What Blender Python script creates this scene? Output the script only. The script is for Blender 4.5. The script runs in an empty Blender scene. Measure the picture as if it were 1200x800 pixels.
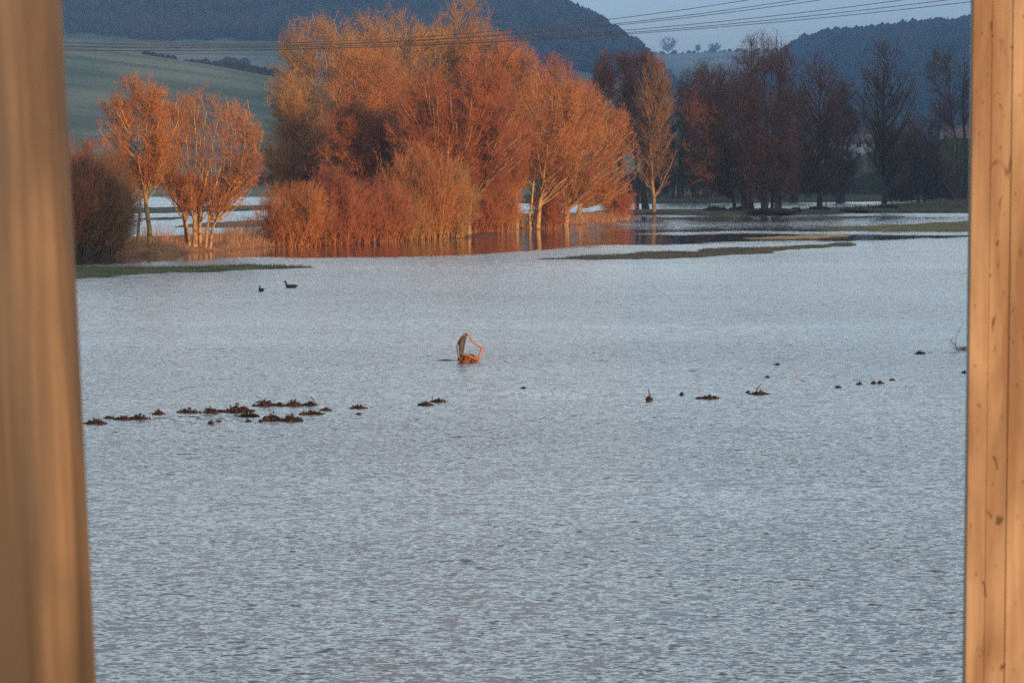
import bpy, bmesh, math, random
import numpy as np
from mathutils import Vector
R_ = math.radians
sc = bpy.context.scene
col = sc.collection
# ------------------------------------------------------------------ camera, sky, sun, exposure
F = 3000.0; EYE = 5.0; HZ = 190.0                 # focal length in px of a 1200 px wide frame
PITCH = math.atan((400-HZ)/F)
cam = bpy.data.cameras.new('camera'); camo = bpy.data.objects.new('camera', cam); col.objects.link(camo)
cam.sensor_width = 36; cam.lens = 36*F/1200; cam.clip_start = 0.1; cam.clip_end = 20000
camo.location = (0, 0, EYE); camo.rotation_euler = (R_(90)-PITCH, 0, 0)
cam.dof.use_dof = True; cam.dof.focus_distance = 75; cam.dof.aperture_fstop = 90/5.6
sc.camera = camo
SUN_EL = R_(4.5); SUN_AZ = R_(35)                 # azimuth: to the right of straight behind the camera
sdir = Vector((math.sin(SUN_AZ)*math.cos(SUN_EL), -math.cos(SUN_AZ)*math.cos(SUN_EL), math.sin(SUN_EL)))
world = bpy.data.worlds.new('World'); sc.world = world; world.use_nodes = True
wn = world.node_tree; bg = wn.nodes['Background']
sky = wn.nodes.new('ShaderNodeTexSky'); sky.sky_type = 'NISHITA'; sky.sun_disc = False
sky.sun_elevation = SUN_EL; sky.sun_rotation = R_(180)-SUN_AZ
sky.air_density = 0.45; sky.dust_density = 2.5; sky.ozone_density = 0.3; sky.altitude = 100
tint = wn.nodes.new('ShaderNodeMixRGB'); tint.blend_type = 'MULTIPLY'; tint.inputs[0].default_value = 1; tint.inputs[2].default_value = (.90, .95, 1.11, 1)
wn.links.new(sky.outputs[0], tint.inputs[1])
# unseen cloud sheet, added to brighten and whiten the sky the water reflects
wtc = wn.nodes.new('ShaderNodeTexCoord'); wsep = wn.nodes.new('ShaderNodeSeparateXYZ'); wn.links.new(wtc.outputs['Generated'], wsep.inputs[0])
wmr = wn.nodes.new('ShaderNodeMapRange'); wmr.interpolation_type = 'SMOOTHSTEP'; wmr.inputs[1].default_value = .05; wmr.inputs[2].default_value = .26; wmr.inputs[3].default_value = 0; wmr.inputs[4].default_value = 1; wn.links.new(wsep.outputs[2], wmr.inputs[0])
wmp = wn.nodes.new('ShaderNodeMapping'); wmp.inputs['Scale'].default_value = (2, 2, 7); wn.links.new(wtc.outputs['Generated'], wmp.inputs[0])
wnz = wn.nodes.new('ShaderNodeTexNoise'); wnz.inputs['Scale'].default_value = 1.6; wnz.inputs['Detail'].default_value = 6; wn.links.new(wmp.outputs[0], wnz.inputs['Vector'])
wr = wn.nodes.new('ShaderNodeMapRange'); wr.inputs[1].default_value = .3; wr.inputs[2].default_value = .6; wr.inputs[3].default_value = .3; wr.inputs[4].default_value = .85; wn.links.new(wnz.outputs[0], wr.inputs[0])
wml = wn.nodes.new('ShaderNodeMath'); wml.operation = 'MULTIPLY'; wn.links.new(wmr.outputs[0], wml.inputs[0]); wn.links.new(wr.outputs[0], wml.inputs[1])
wmx = wn.nodes.new('ShaderNodeMixRGB'); wn.links.new(wml.outputs[0], wmx.inputs[0]); wn.links.new(tint.outputs[0], wmx.inputs[1]); wmx.inputs[2].default_value = (2.0, 2.3, 2.65, 1)
# bright cloud bank added above the frame ahead, to brighten the water's reflection
def wmap(src, a, b, c, d):
    k = wn.nodes.new('ShaderNodeMapRange'); k.interpolation_type = 'SMOOTHSTEP'
    for i_, v_ in zip((1, 2, 3, 4), (a, b, c, d)): k.inputs[i_].default_value = v_
    wn.links.new(src, k.inputs[0]); return k.outputs[0]
def wmul(a, b):
    k = wn.nodes.new('ShaderNodeMath'); k.operation = 'MULTIPLY'; wn.links.new(a, k.inputs[0]); wn.links.new(b, k.inputs[1]); return k.outputs[0]
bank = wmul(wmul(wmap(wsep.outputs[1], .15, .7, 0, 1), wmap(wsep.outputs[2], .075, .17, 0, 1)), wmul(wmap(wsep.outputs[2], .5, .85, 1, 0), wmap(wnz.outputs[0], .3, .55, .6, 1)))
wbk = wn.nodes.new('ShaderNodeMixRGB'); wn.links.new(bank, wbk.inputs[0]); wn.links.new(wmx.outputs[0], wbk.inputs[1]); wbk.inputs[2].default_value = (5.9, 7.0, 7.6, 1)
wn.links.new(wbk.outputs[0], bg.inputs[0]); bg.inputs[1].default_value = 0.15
sl = bpy.data.lights.new('sun', 'SUN'); slo = bpy.data.objects.new('sun', sl); col.objects.link(slo)
sl.energy = 3.4; sl.angle = R_(0.6); sl.color = (1.0, 0.49, 0.19)
slo.rotation_euler = sdir.to_track_quat('Z', 'Y').to_euler(); slo.location = (60, -80, 40)
sc.view_settings.view_transform = 'Standard'; sc.view_settings.look = 'None'
sc.view_settings.exposure = 1.1; sc.view_settings.gamma = 1
sc.cycles.use_denoising = False; sc.cycles.denoising_prefilter = 'ACCURATE'; sc.cycles.denoising_input_passes = 'RGB_ALBEDO_NORMAL'; sc.cycles.max_bounces = 6; sc.cycles.diffuse_bounces = 2
sc.cycles.glossy_bounces = 3; sc.cycles.volume_bounces = 0; sc.cycles.use_adaptive_sampling = False
sc.cycles.adaptive_threshold = 0.02; sc.cycles.caustics_reflective = False; sc.cycles.use_light_tree = False; sc.cycles.sample_clamp_indirect = 2.0

# ------------------------------------------------------------------ helpers
cp, sp_ = math.cos(PITCH), math.sin(PITCH)
def ray(x, y):
    u = (x-600)/F; v = -(y-400)/F
    return (u, cp+v*sp_, -sp_+v*cp)
def at(x, y, z=0.0):
    """photo pixel -> the point of the level z seen there"""
    r = ray(x, y); t = (z-EYE)/r[2]
    return (r[0]*t, r[1]*t)
def atY(x, y, Y):
    r = ray(x, y); t = Y/r[1]
    return (r[0]*t, Y, EYE+r[2]*t)
def tag(o, label=None, cat=None, group=None, kind=None):
    if label: o['label'] = label
    if cat: o['category'] = cat
    if group: o['group'] = group
    if kind: o['kind'] = kind
    return o
def empty(name, loc, label, cat, group=None, rz=0):
    o = bpy.data.objects.new(name, None); col.objects.link(o); o.location = loc; o.rotation_euler = (0, 0, rz)
    return tag(o, label, cat, group)
def meshobj(name, V, Fs, mat, parent=None, smooth=False, loc=None):
    """V (n,3); Fs a list of (k,m) int arrays of polygons with m corners"""
    me = bpy.data.meshes.new(name); V = np.asarray(V, dtype=np.float32)
    me.vertices.add(len(V)); me.vertices.foreach_set('co', V.ravel())
    Fs = [np.asarray(f, dtype=np.int32) for f in Fs if len(f)]
    loops = np.concatenate([f.ravel() for f in Fs]); tot = np.concatenate([np.full(len(f), f.shape[1], np.int32) for f in Fs])
    me.loops.add(len(loops)); me.loops.foreach_set('vertex_index', loops)
    me.polygons.add(len(tot)); me.polygons.foreach_set('loop_start', np.concatenate([[0], np.cumsum(tot)[:-1]]).astype(np.int32))
    me.polygons.foreach_set('loop_total', tot)
    if smooth: me.polygons.foreach_set('use_smooth', np.ones(len(tot), bool))
    me.update(calc_edges=True); me.validate()
    if mat: me.materials.append(mat)
    o = bpy.data.objects.new(name, me); col.objects.link(o)
    if parent: o.parent = parent
    if loc: o.location = loc
    return o
def tubes(P, Rr, sides=4):
    """P (n,m,3) polylines, Rr (n,m) radii -> V, quads"""
    n, m, _ = P.shape
    T = np.gradient(P, axis=1); T /= (np.linalg.norm(T, axis=2, keepdims=True)+1e-9)
    ref = np.where(np.abs(T[..., 2:3]) < .8, np.array([0, 0, 1.]), np.array([1., 0, 0]))
    A = np.cross(T, ref); A /= (np.linalg.norm(A, axis=2, keepdims=True)+1e-9); B = np.cross(T, A)
    th = np.arange(sides)*2*np.pi/sides
    V = P[:, :, None, :] + Rr[:, :, None, None]*(A[:, :, None, :]*np.cos(th)[None, None, :, None]+B[:, :, None, :]*np.sin(th)[None, None, :, None])
    idx = np.arange(n*m*sides).reshape(n, m, sides)
    a = idx[:, :-1, :]; b = idx[:, 1:, :]
    Q = np.stack([a, np.roll(a, -1, 2), np.roll(b, -1, 2), b], -1).reshape(-1, 4)
    return V.reshape(-1, 3), Q
class MB:
    def __init__(s): s.V = []; s.F = {}; s.n = 0
    def add(s, V, *Fs):
        for f in Fs:
            f = np.asarray(f)
            if len(f): s.F.setdefault(f.shape[1], []).append(f+s.n)
        s.V.append(np.asarray(V, float)); s.n += len(V)
    def tube(s, P, Rr, sides=6, cap=True):
        P = np.asarray(P, float)[None]; Rr = np.asarray(Rr, float)[None]*np.ones((1, P.shape[1]))
        V, Q = tubes(P, Rr, sides)
        if cap and sides in (3, 4, 6, 8):
            s.add(V, Q, [list(range(sides))[::-1]] , [list(range(len(V)-sides, len(V)))]) if sides != 4 else s.add(V, np.vstack([Q, [[3, 2, 1, 0]], [[len(V)-4, len(V)-3, len(V)-2, len(V)-1]]]))
        else: s.add(V, Q)
    def build(s, name, mat, parent=None, smooth=False, loc=None):
        return meshobj(name, np.vstack(s.V), [np.vstack(f) for f in s.F.values()], mat, parent, smooth, loc)

# ------------------------------------------------------------------ materials
def newmat(name):
    m = bpy.data.materials.new(name); m.use_nodes = True
    return m, m.node_tree.nodes, m.node_tree.links, m.node_tree.nodes['Principled BSDF']
def noise_mat(name, c1, c2, scale=1.0, rough=.85, c3=None, scale3=8, bump=0, stretch=(1, 1, 1), lo=.35, hi=.65, spec=.3, detail=5, trans=0):
    m, N, L, P = newmat(name)
    tc = N.new('ShaderNodeTexCoord'); mp = N.new('ShaderNodeMapping'); mp.inputs['Scale'].default_value = stretch
    L.new(tc.outputs['Object'], mp.inputs[0])
    n = N.new('ShaderNodeTexNoise'); n.inputs['Scale'].default_value = scale; n.inputs['Detail'].default_value = detail
    L.new(mp.outputs[0], n.inputs['Vector'])
    r = N.new('ShaderNodeValToRGB'); r.color_ramp.elements[0].position = lo; r.color_ramp.elements[1].position = hi
    r.color_ramp.elements[0].color = (*c1, 1); r.color_ramp.elements[1].color = (*c2, 1)
    L.new(n.outputs[0], r.inputs[0]); out = r.outputs[0]
    if c3:
        n3 = N.new('ShaderNodeTexNoise'); n3.inputs['Scale'].default_value = scale3; n3.inputs['Detail'].default_value = 4
        L.new(mp.outputs[0], n3.inputs['Vector'])
        r3 = N.new('ShaderNodeValToRGB'); r3.color_ramp.elements[0].position = .5; r3.color_ramp.elements[1].position = .62
        L.new(n3.outputs[0], r3.inputs[0])
        mx = N.new('ShaderNodeMixRGB'); L.new(r3.outputs[0], mx.inputs[0]); L.new(out, mx.inputs[1]); mx.inputs[2].default_value = (*c3, 1); out = mx.outputs[0]
    L.new(out, P.inputs['Base Color']); P.inputs['Roughness'].default_value = rough; P.inputs['Specular IOR Level'].default_value = spec
    if bump:
        b = N.new('ShaderNodeBump'); b.inputs['Strength'].default_value = bump; b.inputs['Distance'].default_value = .02
        L.new(n.outputs[0], b.inputs['Height']); L.new(b.outputs[0], P.inputs['Normal'])
    return m
M = {}
M['bark_pale'] = noise_mat('pale willow bark', (.26, .17, .08), (.40, .265, .12), 1.5, c3=(.13, .085, .045), scale3=4)
M['bark_grey'] = noise_mat('grey brown bark', (.16, .11, .07), (.27, .19, .12), 1.5, c3=(.09, .07, .045), scale3=4)
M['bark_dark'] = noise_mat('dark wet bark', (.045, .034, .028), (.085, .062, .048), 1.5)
M['twig_orange'] = noise_mat('orange willow twigs', (.25, .098, .031), (.41, .17, .05), .35)
M['twig_red'] = noise_mat('red brown alder twigs', (.20, .066, .027), (.32, .112, .038), .35)
M['twig_tan'] = noise_mat('tan twigs', (.22, .125, .045), (.36, .20, .07), .35)
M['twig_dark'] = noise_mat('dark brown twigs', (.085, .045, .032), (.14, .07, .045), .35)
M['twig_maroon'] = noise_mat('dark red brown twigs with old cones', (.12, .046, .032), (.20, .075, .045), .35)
M['twig_brown'] = noise_mat('dull brown twigs', (.13, .072, .036), (.22, .12, .055), .35)
M['reed_dark'] = noise_mat('darker dead grass', (.09, .06, .035), (.17, .115, .06), 1.2)  # darker tone of the dead grass, for the right bank and far shore
M['reed'] = noise_mat('dead grass', (.30, .15, .07), (.46, .26, .12), 1.2)
M['debris'] = noise_mat('wet plant debris', (.010, .007, .006), (.028, .016, .012), 30, c3=(.07, .03, .016), scale3=25)
M['stick'] = noise_mat('wet sticks', (.05, .03, .02), (.11, .06, .04), 20)
M['wood_wood'] = noise_mat('far wooded slope', (.018, .022, .020), (.05, .045, .038), .012, c3=(.05, .045, .03), scale3=.05, rough=1, spec=0)
M['caster_leaf'] = noise_mat('dark caster foliage', (.012, .022, .016), (.03, .04, .026), .03, rough=1, spec=0)  # foliage of the shade casters added out of frame

# ------------------------------------------------------------------ value noise
_rs = np.random.RandomState(5); _tab = _rs.rand(256, 256)
def vnoise(x, y):
    xi = np.floor(x).astype(int); yi = np.floor(y).astype(int); fx = x-xi; fy = y-yi
    fx = fx*fx*(3-2*fx); fy = fy*fy*(3-2*fy); t = _tab
    a = t[xi & 255, yi & 255]; b = t[(xi+1) & 255, yi & 255]; c = t[xi & 255, (yi+1) & 255]; d = t[(xi+1) & 255, (yi+1) & 255]
    return (a*(1-fx)+b*fx)*(1-fy)+(c*(1-fx)+d*fx)*fy
def fbm(x, y, o=4): return sum(vnoise(x*2**i+17*i, y*2**i+31*i)*.5**i for i in range(o))/sum(.5**i for i in range(o))
def sstep(a, b, x): t = np.clip((x-a)/(b-a), 0, 1); return t*t*(3-2*t)
def polysd(px, X, Y):
    """signed distance (positive inside) to the world outline of a photo-traced bank"""
    p = np.array([at(*q) for q in px]); d = np.full(X.shape, 1e9); ins = np.zeros(X.shape, bool)
    for i in range(len(p)):
        a = p[i]; b = p[(i+1) % len(p)]; e = b-a; wx = X-a[0]; wy = Y-a[1]
        t = np.clip((wx*e[0]+wy*e[1])/(e@e), 0, 1); d = np.minimum(d, (wx-t*e[0])**2+(wy-t*e[1])**2)
        c = ((a[1] <= Y) & (b[1] > Y)) | ((b[1] <= Y) & (a[1] > Y))
        with np.errstate(divide='ignore', invalid='ignore'):
            xx = a[0]+(Y-a[1])/(b[1]-a[1]+1e-12)*e[0]
        ins ^= c & (X < xx)
    d = np.sqrt(d); return np.where(ins, d, -d)

# ------------------------------------------------------------------ terrain
BANKS = [  # outline in the photo, height, kind (0 leaf litter bank, 1 green strip, 2 dark mud, 3 ochre)
 ([(-200, 306), (60, 303), (93, 300), (170, 299), (220, 294), (300, 290), (330, 288), (420, 280), (520, 276), (600, 268), (650, 264), (700, 261.5), (742, 257), (738, 254), (700, 253), (620, 255), (540, 256), (450, 262), (400, 265), (330, 275), (310, 279), (230, 282), (160, 284), (60, 288), (-200, 290)], .38, 0),
 ([(-200, 318), (93, 314.5), (200, 313.5), (300, 312.5), (365, 313.5), (330, 316), (250, 318.5), (180, 322), (93, 327), (-200, 331)], .10, 1),
 ([(632, 304), (700, 300.5), (820, 294.5), (880, 291), (950, 288), (1010, 286), (960, 291), (900, 296), (840, 299.5), (760, 303), (700, 304.6)], .10, 2),
 ([(950, 268), (1040, 264.5), (1140, 260), (1400, 254), (1400, 272), (1140, 269.5), (1040, 270)], .10, 1),
 ([(855, 279.5), (900, 277), (985, 275), (1012, 276.5), (930, 279.8)], .06, 3),
 ([(900, 256), (1000, 253.5), (1080, 254.2), (1000, 256)], .05, 2),
 ([(690, 252.5), (760, 251), (840, 253), (930, 252), (1000, 249.5), (1140, 249.5), (1400, 247), (1400, 233), (1140, 237), (1060, 242), (1010, 245.5), (950, 248), (900, 250), (850, 249.5), (780, 248.8), (700, 250)], .35, 2),
 ([(560, 237.5), (720, 239), (850, 238.2), (1000, 236.4), (1140, 232.8), (1500, 230), (1500, 225), (1140, 229), (1000, 231.5), (850, 232), (700, 233), (560, 233)], .45, 2),
 ([(-200, 250), (170, 250), (240, 248.5), (320, 246), (420, 243), (420, 240), (240, 244), (150, 246), (-200, 246)], .25, 2),
 ([(215, 266), (260, 262.5), (330, 260), (420, 258), (420, 263), (330, 265), (270, 266.5)], .25, 0),
 ([(160, 257), (200, 255), (235, 255.5), (190, 258)], .10, 2),
]
def crest(pts, D): # photo x,y of a skyline at distance D -> X, Z arrays
    q = [atY(x, y, D) for x, y in pts]; return np.array([a[0] for a in q]), np.array([a[2] for a in q])
RA = crest([(-900, 40), (-200, 52), (80, 62), (150, 66), (185, 72), (250, 82), (320, 95), (450, 120), (600, 150), (700, 172), (780, 189)], 800)
RB = crest([(-900, -90), (80, -60), (400, -45), (560, -28), (590, -14), (620, 0), (655, 15), (690, 29), (715, 45), (740, 63), (762, 90), (800, 130), (870, 175), (950, 187)], 2000)
RC = crest([(-900, 60), (700, 64), (760, 66), (830, 63), (900, 61), (1000, 60), (2500, 60)], 3300)
RD = crest([(800, 187), (850, 130), (900, 82), (940, 55), (1000, 49), (1050, 43), (1100, 40), (1140, 35), (1300, 22), (1700, 5)], 2300)
def hills(X, Y):
    h = np.zeros(X.shape)
    a = np.interp(X, *RA)*sstep(380, 800, Y)*(1-.55*sstep(830, 1100, Y)); h = np.maximum(h, a)
    b = np.interp(X, *RB)*(.12*sstep(900, 1050, Y)+.33*np.clip((Y-1000)/500, 0, 1)+.55*sstep(1430, 2000, Y))*(1-.5*sstep(2050, 2600, Y)); h = np.maximum(h, b)
    c = np.interp(X, *RC)*sstep(2450, 3300, Y); h = np.maximum(h, c)
    d = np.interp(X, *RD)*(.1*sstep(800, 1000, Y)+.9*sstep(950, 2300, Y)); h = np.maximum(h, d)
    # ridge added out of frame to keep low sun off far hills and haze
    px, py = math.cos(SUN_AZ), math.sin(SUN_AZ); s = X*px+Y*py; u = X*py-Y*px
    u0 = np.where(s > 2000, 0, 0)
    e = np.interp(s, [172, 186, 300, 560, 850, 1300, 2200, 2900], [0, 18, 115, 215, 335, 345, 345, 0])*np.exp(-((u-30)/np.where(s < 250, 60, 190))**2)
    h = np.maximum(h, e)
    return h
def bank_h(X, Y):
    h = np.full(X.shape, -.35); k = np.full(X.shape, 2.)
    n = fbm(X*.35, Y*.12)-.5
    for px, hh, kind in BANKS:
        p = np.array([at(*q) for q in px]); m = (X > p[:, 0].min()-6) & (X < p[:, 0].max()+6) & (Y > p[:, 1].min()-6) & (Y < p[:, 1].max()+6)
        if not m.any(): continue
        sd = polysd(px, X[m], Y[m]); w = 2.2
        e_ = n[m]*1.6 if kind == 0 else ((fbm(X[m]*.5, Y[m]*.22)-.5)*4.5-.1)
        v = -.35+(.35+hh)*sstep(-w*1.3, w*.5, sd+e_)+(n[m]*.25*hh+ (fbm(X[m]*2, Y[m]*2)-.5)*.12)*(sd > -.5)
        hm = h[m]; km = k[m]; g = v > hm; hm[g] = v[g]; km[g] = kind; h[m] = hm; k[m] = km
    return h, k
def ground_h(X, Y):
    h, k = bank_h(X, Y)
    far = np.where(X > 78, 640, 366)  # where the flood ends on the far side
    xr = X/np.maximum(Y, 1)*F+600
    far = 372+(640-372)*sstep(930, 990, xr)*(Y > 50)
    fl = sstep(far-10, far+14, Y)*1.6-.35
    g = (fl > h); k = np.where(g & (fl > 0), 1, k); h = np.maximum(h, fl)
    side = sstep(72, 84, X)*(Y > -50)*(Y < 360)*2.4-.35; k = np.where((side > h) & (side > 0), 1, k); h = np.maximum(h, np.where(X > 60, side, -9))
    back = sstep(-12, -30, Y)*3-.35; h = np.maximum(h, np.where(Y < -5, np.interp(Y, [-60, -30, -8], [4, 3.0, -.35]), -9)); k = np.where(Y < -10, 1, k)
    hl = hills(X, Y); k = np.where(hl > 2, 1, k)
    return h+hl, k
def axis(segs):
    out = [segs[0][0]]
    for a, b, st in segs:
        n = max(1, int(round((b-a)/st))); out += list(np.linspace(a, b, n+1)[1:])
    return np.array(out)
def grid_mesh(name, xs, ys, fn, mat, attr=None, keep=None):
    X, Y = np.meshgrid(xs, ys, indexing='ij'); Z, K = fn(X, Y)
    nx, ny = X.shape; idx = np.arange(nx*ny).reshape(nx, ny)
    Q = np.stack([idx[:-1, :-1], idx[1:, :-1], idx[1:, 1:], idx[:-1, 1:]], -1).reshape(-1, 4)
    o = meshobj(name, np.stack([X, Y, Z], -1).reshape(-1, 3), [Q], mat, smooth=True)
    if attr:
        at_ = o.data.attributes.new(attr, 'FLOAT', 'POINT'); at_.data.foreach_set('value', K.ravel().astype(np.float32))
    return o
def ground_mat():
    m, N, L, P = newmat('wet winter meadow')
    a = N.new('ShaderNodeAttribute'); a.attribute_name = 'soil'
    geo = N.new('ShaderNodeNewGeometry')
    def nz(s, d=5, st=(1, 1, 1)):
        mp = N.new('ShaderNodeMapping'); mp.inputs['Scale'].default_value = st; L.new(geo.outputs['Position'], mp.inputs[0])
        n = N.new('ShaderNodeTexNoise'); n.inputs['Scale'].default_value = s; n.inputs['Detail'].default_value = d; L.new(mp.outputs[0], n.inputs['Vector']); return n.outputs[0]
    def ramp(src, lo, hi, c1, c2):
        r = N.new('ShaderNodeValToRGB'); r.color_ramp.elements[0].position = lo; r.color_ramp.elements[1].position = hi
        r.color_ramp.elements[0].color = (*c1, 1); r.color_ramp.elements[1].color = (*c2, 1); L.new(src, r.inputs[0]); return r.outputs[0]
    def mix(f, c1, c2):
        x = N.new('ShaderNodeMixRGB'); L.new(f, x.inputs[0]); L.new(c1, x.inputs[1]); L.new(c2, x.inputs[2]); return x.outputs[0]
    def band(v):
        c = N.new('ShaderNodeMath'); c.operation = 'COMPARE'; c.inputs[1].default_value = v; c.inputs[2].default_value = .5; L.new(a.outputs['Fac'], c.inputs[0]); return c.outputs[0]
    litter = ramp(nz(1.2), .35, .65, (.13, .06, .032), (.30, .155, .08))
    mud = ramp(nz(.8), .35, .7, (.035, .04, .026), (.075, .068, .042))
    near = ramp(nz(.9), .38, .66, (.05, .07, .025), (.12, .11, .045))
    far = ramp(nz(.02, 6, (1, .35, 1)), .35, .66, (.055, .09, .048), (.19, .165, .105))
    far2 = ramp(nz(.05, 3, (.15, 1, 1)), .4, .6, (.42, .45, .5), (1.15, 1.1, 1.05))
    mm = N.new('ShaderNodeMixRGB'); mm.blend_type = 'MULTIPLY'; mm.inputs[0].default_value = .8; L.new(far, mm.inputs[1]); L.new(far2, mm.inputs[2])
    sep = N.new('ShaderNodeSeparateXYZ'); L.new(geo.outputs['Position'], sep.inputs[0])
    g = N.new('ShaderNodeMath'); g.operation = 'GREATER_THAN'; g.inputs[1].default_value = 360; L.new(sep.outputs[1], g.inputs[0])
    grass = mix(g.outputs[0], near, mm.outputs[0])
    ochre = ramp(nz(1.0), .4, .6, (.20, .14, .06), (.30, .20, .09))
    c = mix(band(0), mud, litter); c = mix(band(1), c, grass); c = mix(band(3), c, ochre)
    L.new(c, P.inputs['Base Color']); P.inputs['Roughness'].default_value = .95; P.inputs['Specular IOR Level'].default_value = .15
    b = N.new('ShaderNodeBump'); b.inputs['Strength'].default_value = .6; b.inputs['Distance'].default_value = .15; L.new(nz(6, 4), b.inputs['Height']); L.new(b.outputs[0], P.inputs['Normal'])
    return m
xs = axis([(-3600, -600, 120), (-600, -70, 8), (-70, 84, .55), (84, 560, 8), (560, 3600, 60)])
ys = axis([(-900, -60, 60), (-60, 90, 5), (90, 380, .6), (380, 700, 5), (700, 2400, 11), (2400, 3900, 40)])
ground = grid_mesh('ground', xs, ys, ground_h, ground_mat(), 'soil'); tag(ground, kind='structure')

# ------------------------------------------------------------------ water
def ripple(X, Y):
    """wind on the water: 1 ruffled, 0 lying calm in the lee of the banks"""
    d = np.maximum(Y, 1); ypx = HZ+EYE*F/d; xpx = X/d*F+600         # only used to lay the calm zones out along the banks
    w = (fbm(X*.22, Y*.05)-.5)
    yy = ypx+w*7
    edge = np.interp(xpx, [60, 250, 330, 500, 640, 720, 860, 1000, 1140, 1300], [311, 304, 303.5, 300.5, 294, 289, 285, 283, 278, 276])
    r = sstep(edge-2.2, edge+1.6, yy)
    # ruffled lanes beyond
    def lane(x, y, s, amp=1, x0=-9999, x1=9999): return amp*np.exp(-((ypx-np.interp(xpx, x, y)+w*3)/s)**2)*sstep(x0-40, x0+40, xpx)*(1-sstep(x1-40, x1+40, xpx))
    r = np.maximum(r, lane([640, 860, 1140], [277, 272, 273], 1.6, .9, 760))
    r = np.maximum(r, lane([250, 640], [308, 296], 2.0, .9, 230, 400))
    r = np.maximum(r, lane([740, 860, 1140], [263, 263, 260], 5.5, .5, 700))
    r = np.maximum(r, sstep(256, 252, ypx)*sstep(700, 740, xpx))
    r = np.maximum(r, sstep(282, 277, ypx)*(1-sstep(560, 600, xpx)))
    r = np.maximum(r, sstep(252, 248, ypx))
    # slick trailing the floating debris
    r = r*(1-.6*np.exp(-((xpx-235)/60)**2-((ypx-491)/4.5)**2))*(1-.35*np.exp(-((xpx-640)/70)**2-((ypx-462)/2.5)**2))
    return np.zeros(X.shape), np.clip(r, .03, 1)
def water_mat():
    m, N, L, P = newmat('flood water')
    P.inputs['Base Color'].default_value = (.05, .052, .048, 1); P.inputs['IOR'].default_value = 1.9
    P.inputs['Specular IOR Level'].default_value = .5
    geo = N.new('ShaderNodeNewGeometry'); a = N.new('ShaderNodeAttribute'); a.attribute_name = 'ripple'
    def nz(scale, st, det, rot=0):
        mp = N.new('ShaderNodeMapping'); mp.inputs['Scale'].default_value = st; mp.inputs['Rotation'].default_value = (0, 0, R_(rot)); L.new(geo.outputs['Position'], mp.inputs[0])
        n = N.new('ShaderNodeTexNoise'); n.inputs['Scale'].default_value = scale; n.inputs['Detail'].default_value = det; n.inputs['Roughness'].default_value = .55; L.new(mp.outputs[0], n.inputs['Vector']); return n.outputs[0]
    def mul(x, y):
        k = N.new('ShaderNodeMath'); k.operation = 'MULTIPLY'
        for i, v in enumerate((x, y)):
            if isinstance(v, (int, float)): k.inputs[i].default_value = v
            else: L.new(v, k.inputs[i])
        return k.outputs[0]
    def add(x, y):
        k = N.new('ShaderNodeMath'); k.operation = 'ADD'; L.new(x, k.inputs[0]); L.new(y, k.inputs[1]); return k.outputs[0]
    rr = N.new('ShaderNodeMapRange'); rr.inputs[3].default_value = .03; rr.inputs[4].default_value = .23; L.new(a.outputs['Fac'], rr.inputs[0]); L.new(rr.outputs[0], P.inputs['Roughness'])
    gust = nz(.06, (.5, 1, 1), 4, 12)
    r = N.new('ShaderNodeMapRange'); r.inputs[1].default_value = .35; r.inputs[2].default_value = .65; r.inputs[3].default_value = .6; r.inputs[4].default_value = 1.3; L.new(gust, r.inputs[0])
    amp = mul(a.outputs['Fac'], r.outputs[0])
    def vop(op, x, y):
        k = N.new('ShaderNodeVectorMath'); k.operation = op
        for i, v in enumerate((x, y)):
            if isinstance(v, tuple): k.inputs[i].default_value = v
            elif op == 'SCALE' and i == 1: L.new(v, k.inputs['Scale'])
            else: L.new(v, k.inputs[i])
        return k.outputs[0]
    def slope(scale, st, det, rot, A):     # surface slopes of one family of wavelets
        mp = N.new('ShaderNodeMapping'); mp.inputs['Scale'].default_value = st; mp.inputs['Rotation'].default_value = (0, 0, R_(rot)); L.new(geo.outputs['Position'], mp.inputs[0])
        n = N.new('ShaderNodeTexNoise'); n.inputs['Scale'].default_value = scale; n.inputs['Detail'].default_value = det; L.new(mp.outputs[0], n.inputs['Vector'])
        return vop('MULTIPLY', vop('SUBTRACT', n.outputs['Color'], (.5, .5, .5)), (A*.6, A, 0))
    v = vop('ADD', slope(1.6, (.5, 1, 1), 2, 5, WAVE*.36), slope(8.0, (.5, 1, 1), 2, -8, WAVE))
    v = vop('ADD', v, slope(19, (.5, 1, 1), 1, 10, WAVE*.95))
    v = vop('SCALE', v, amp)
    nv = N.new('ShaderNodeVectorMath'); nv.operation = 'NORMALIZE'; L.new(vop('ADD', v, (0, 0, 1)), nv.inputs[0]); L.new(nv.outputs[0], P.inputs['Normal'])
    return m
WAVE = 2.1
wx = axis([(-1500, -100, 100), (-100, 110, 1.2), (110, 1500, 100)]); wy = axis([(-25, 60, 1), (60, 370, .6), (370, 900, 5)])
water = grid_mesh('water', wx, wy, ripple, water_mat(), 'ripple'); tag(water, kind='structure')

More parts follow.
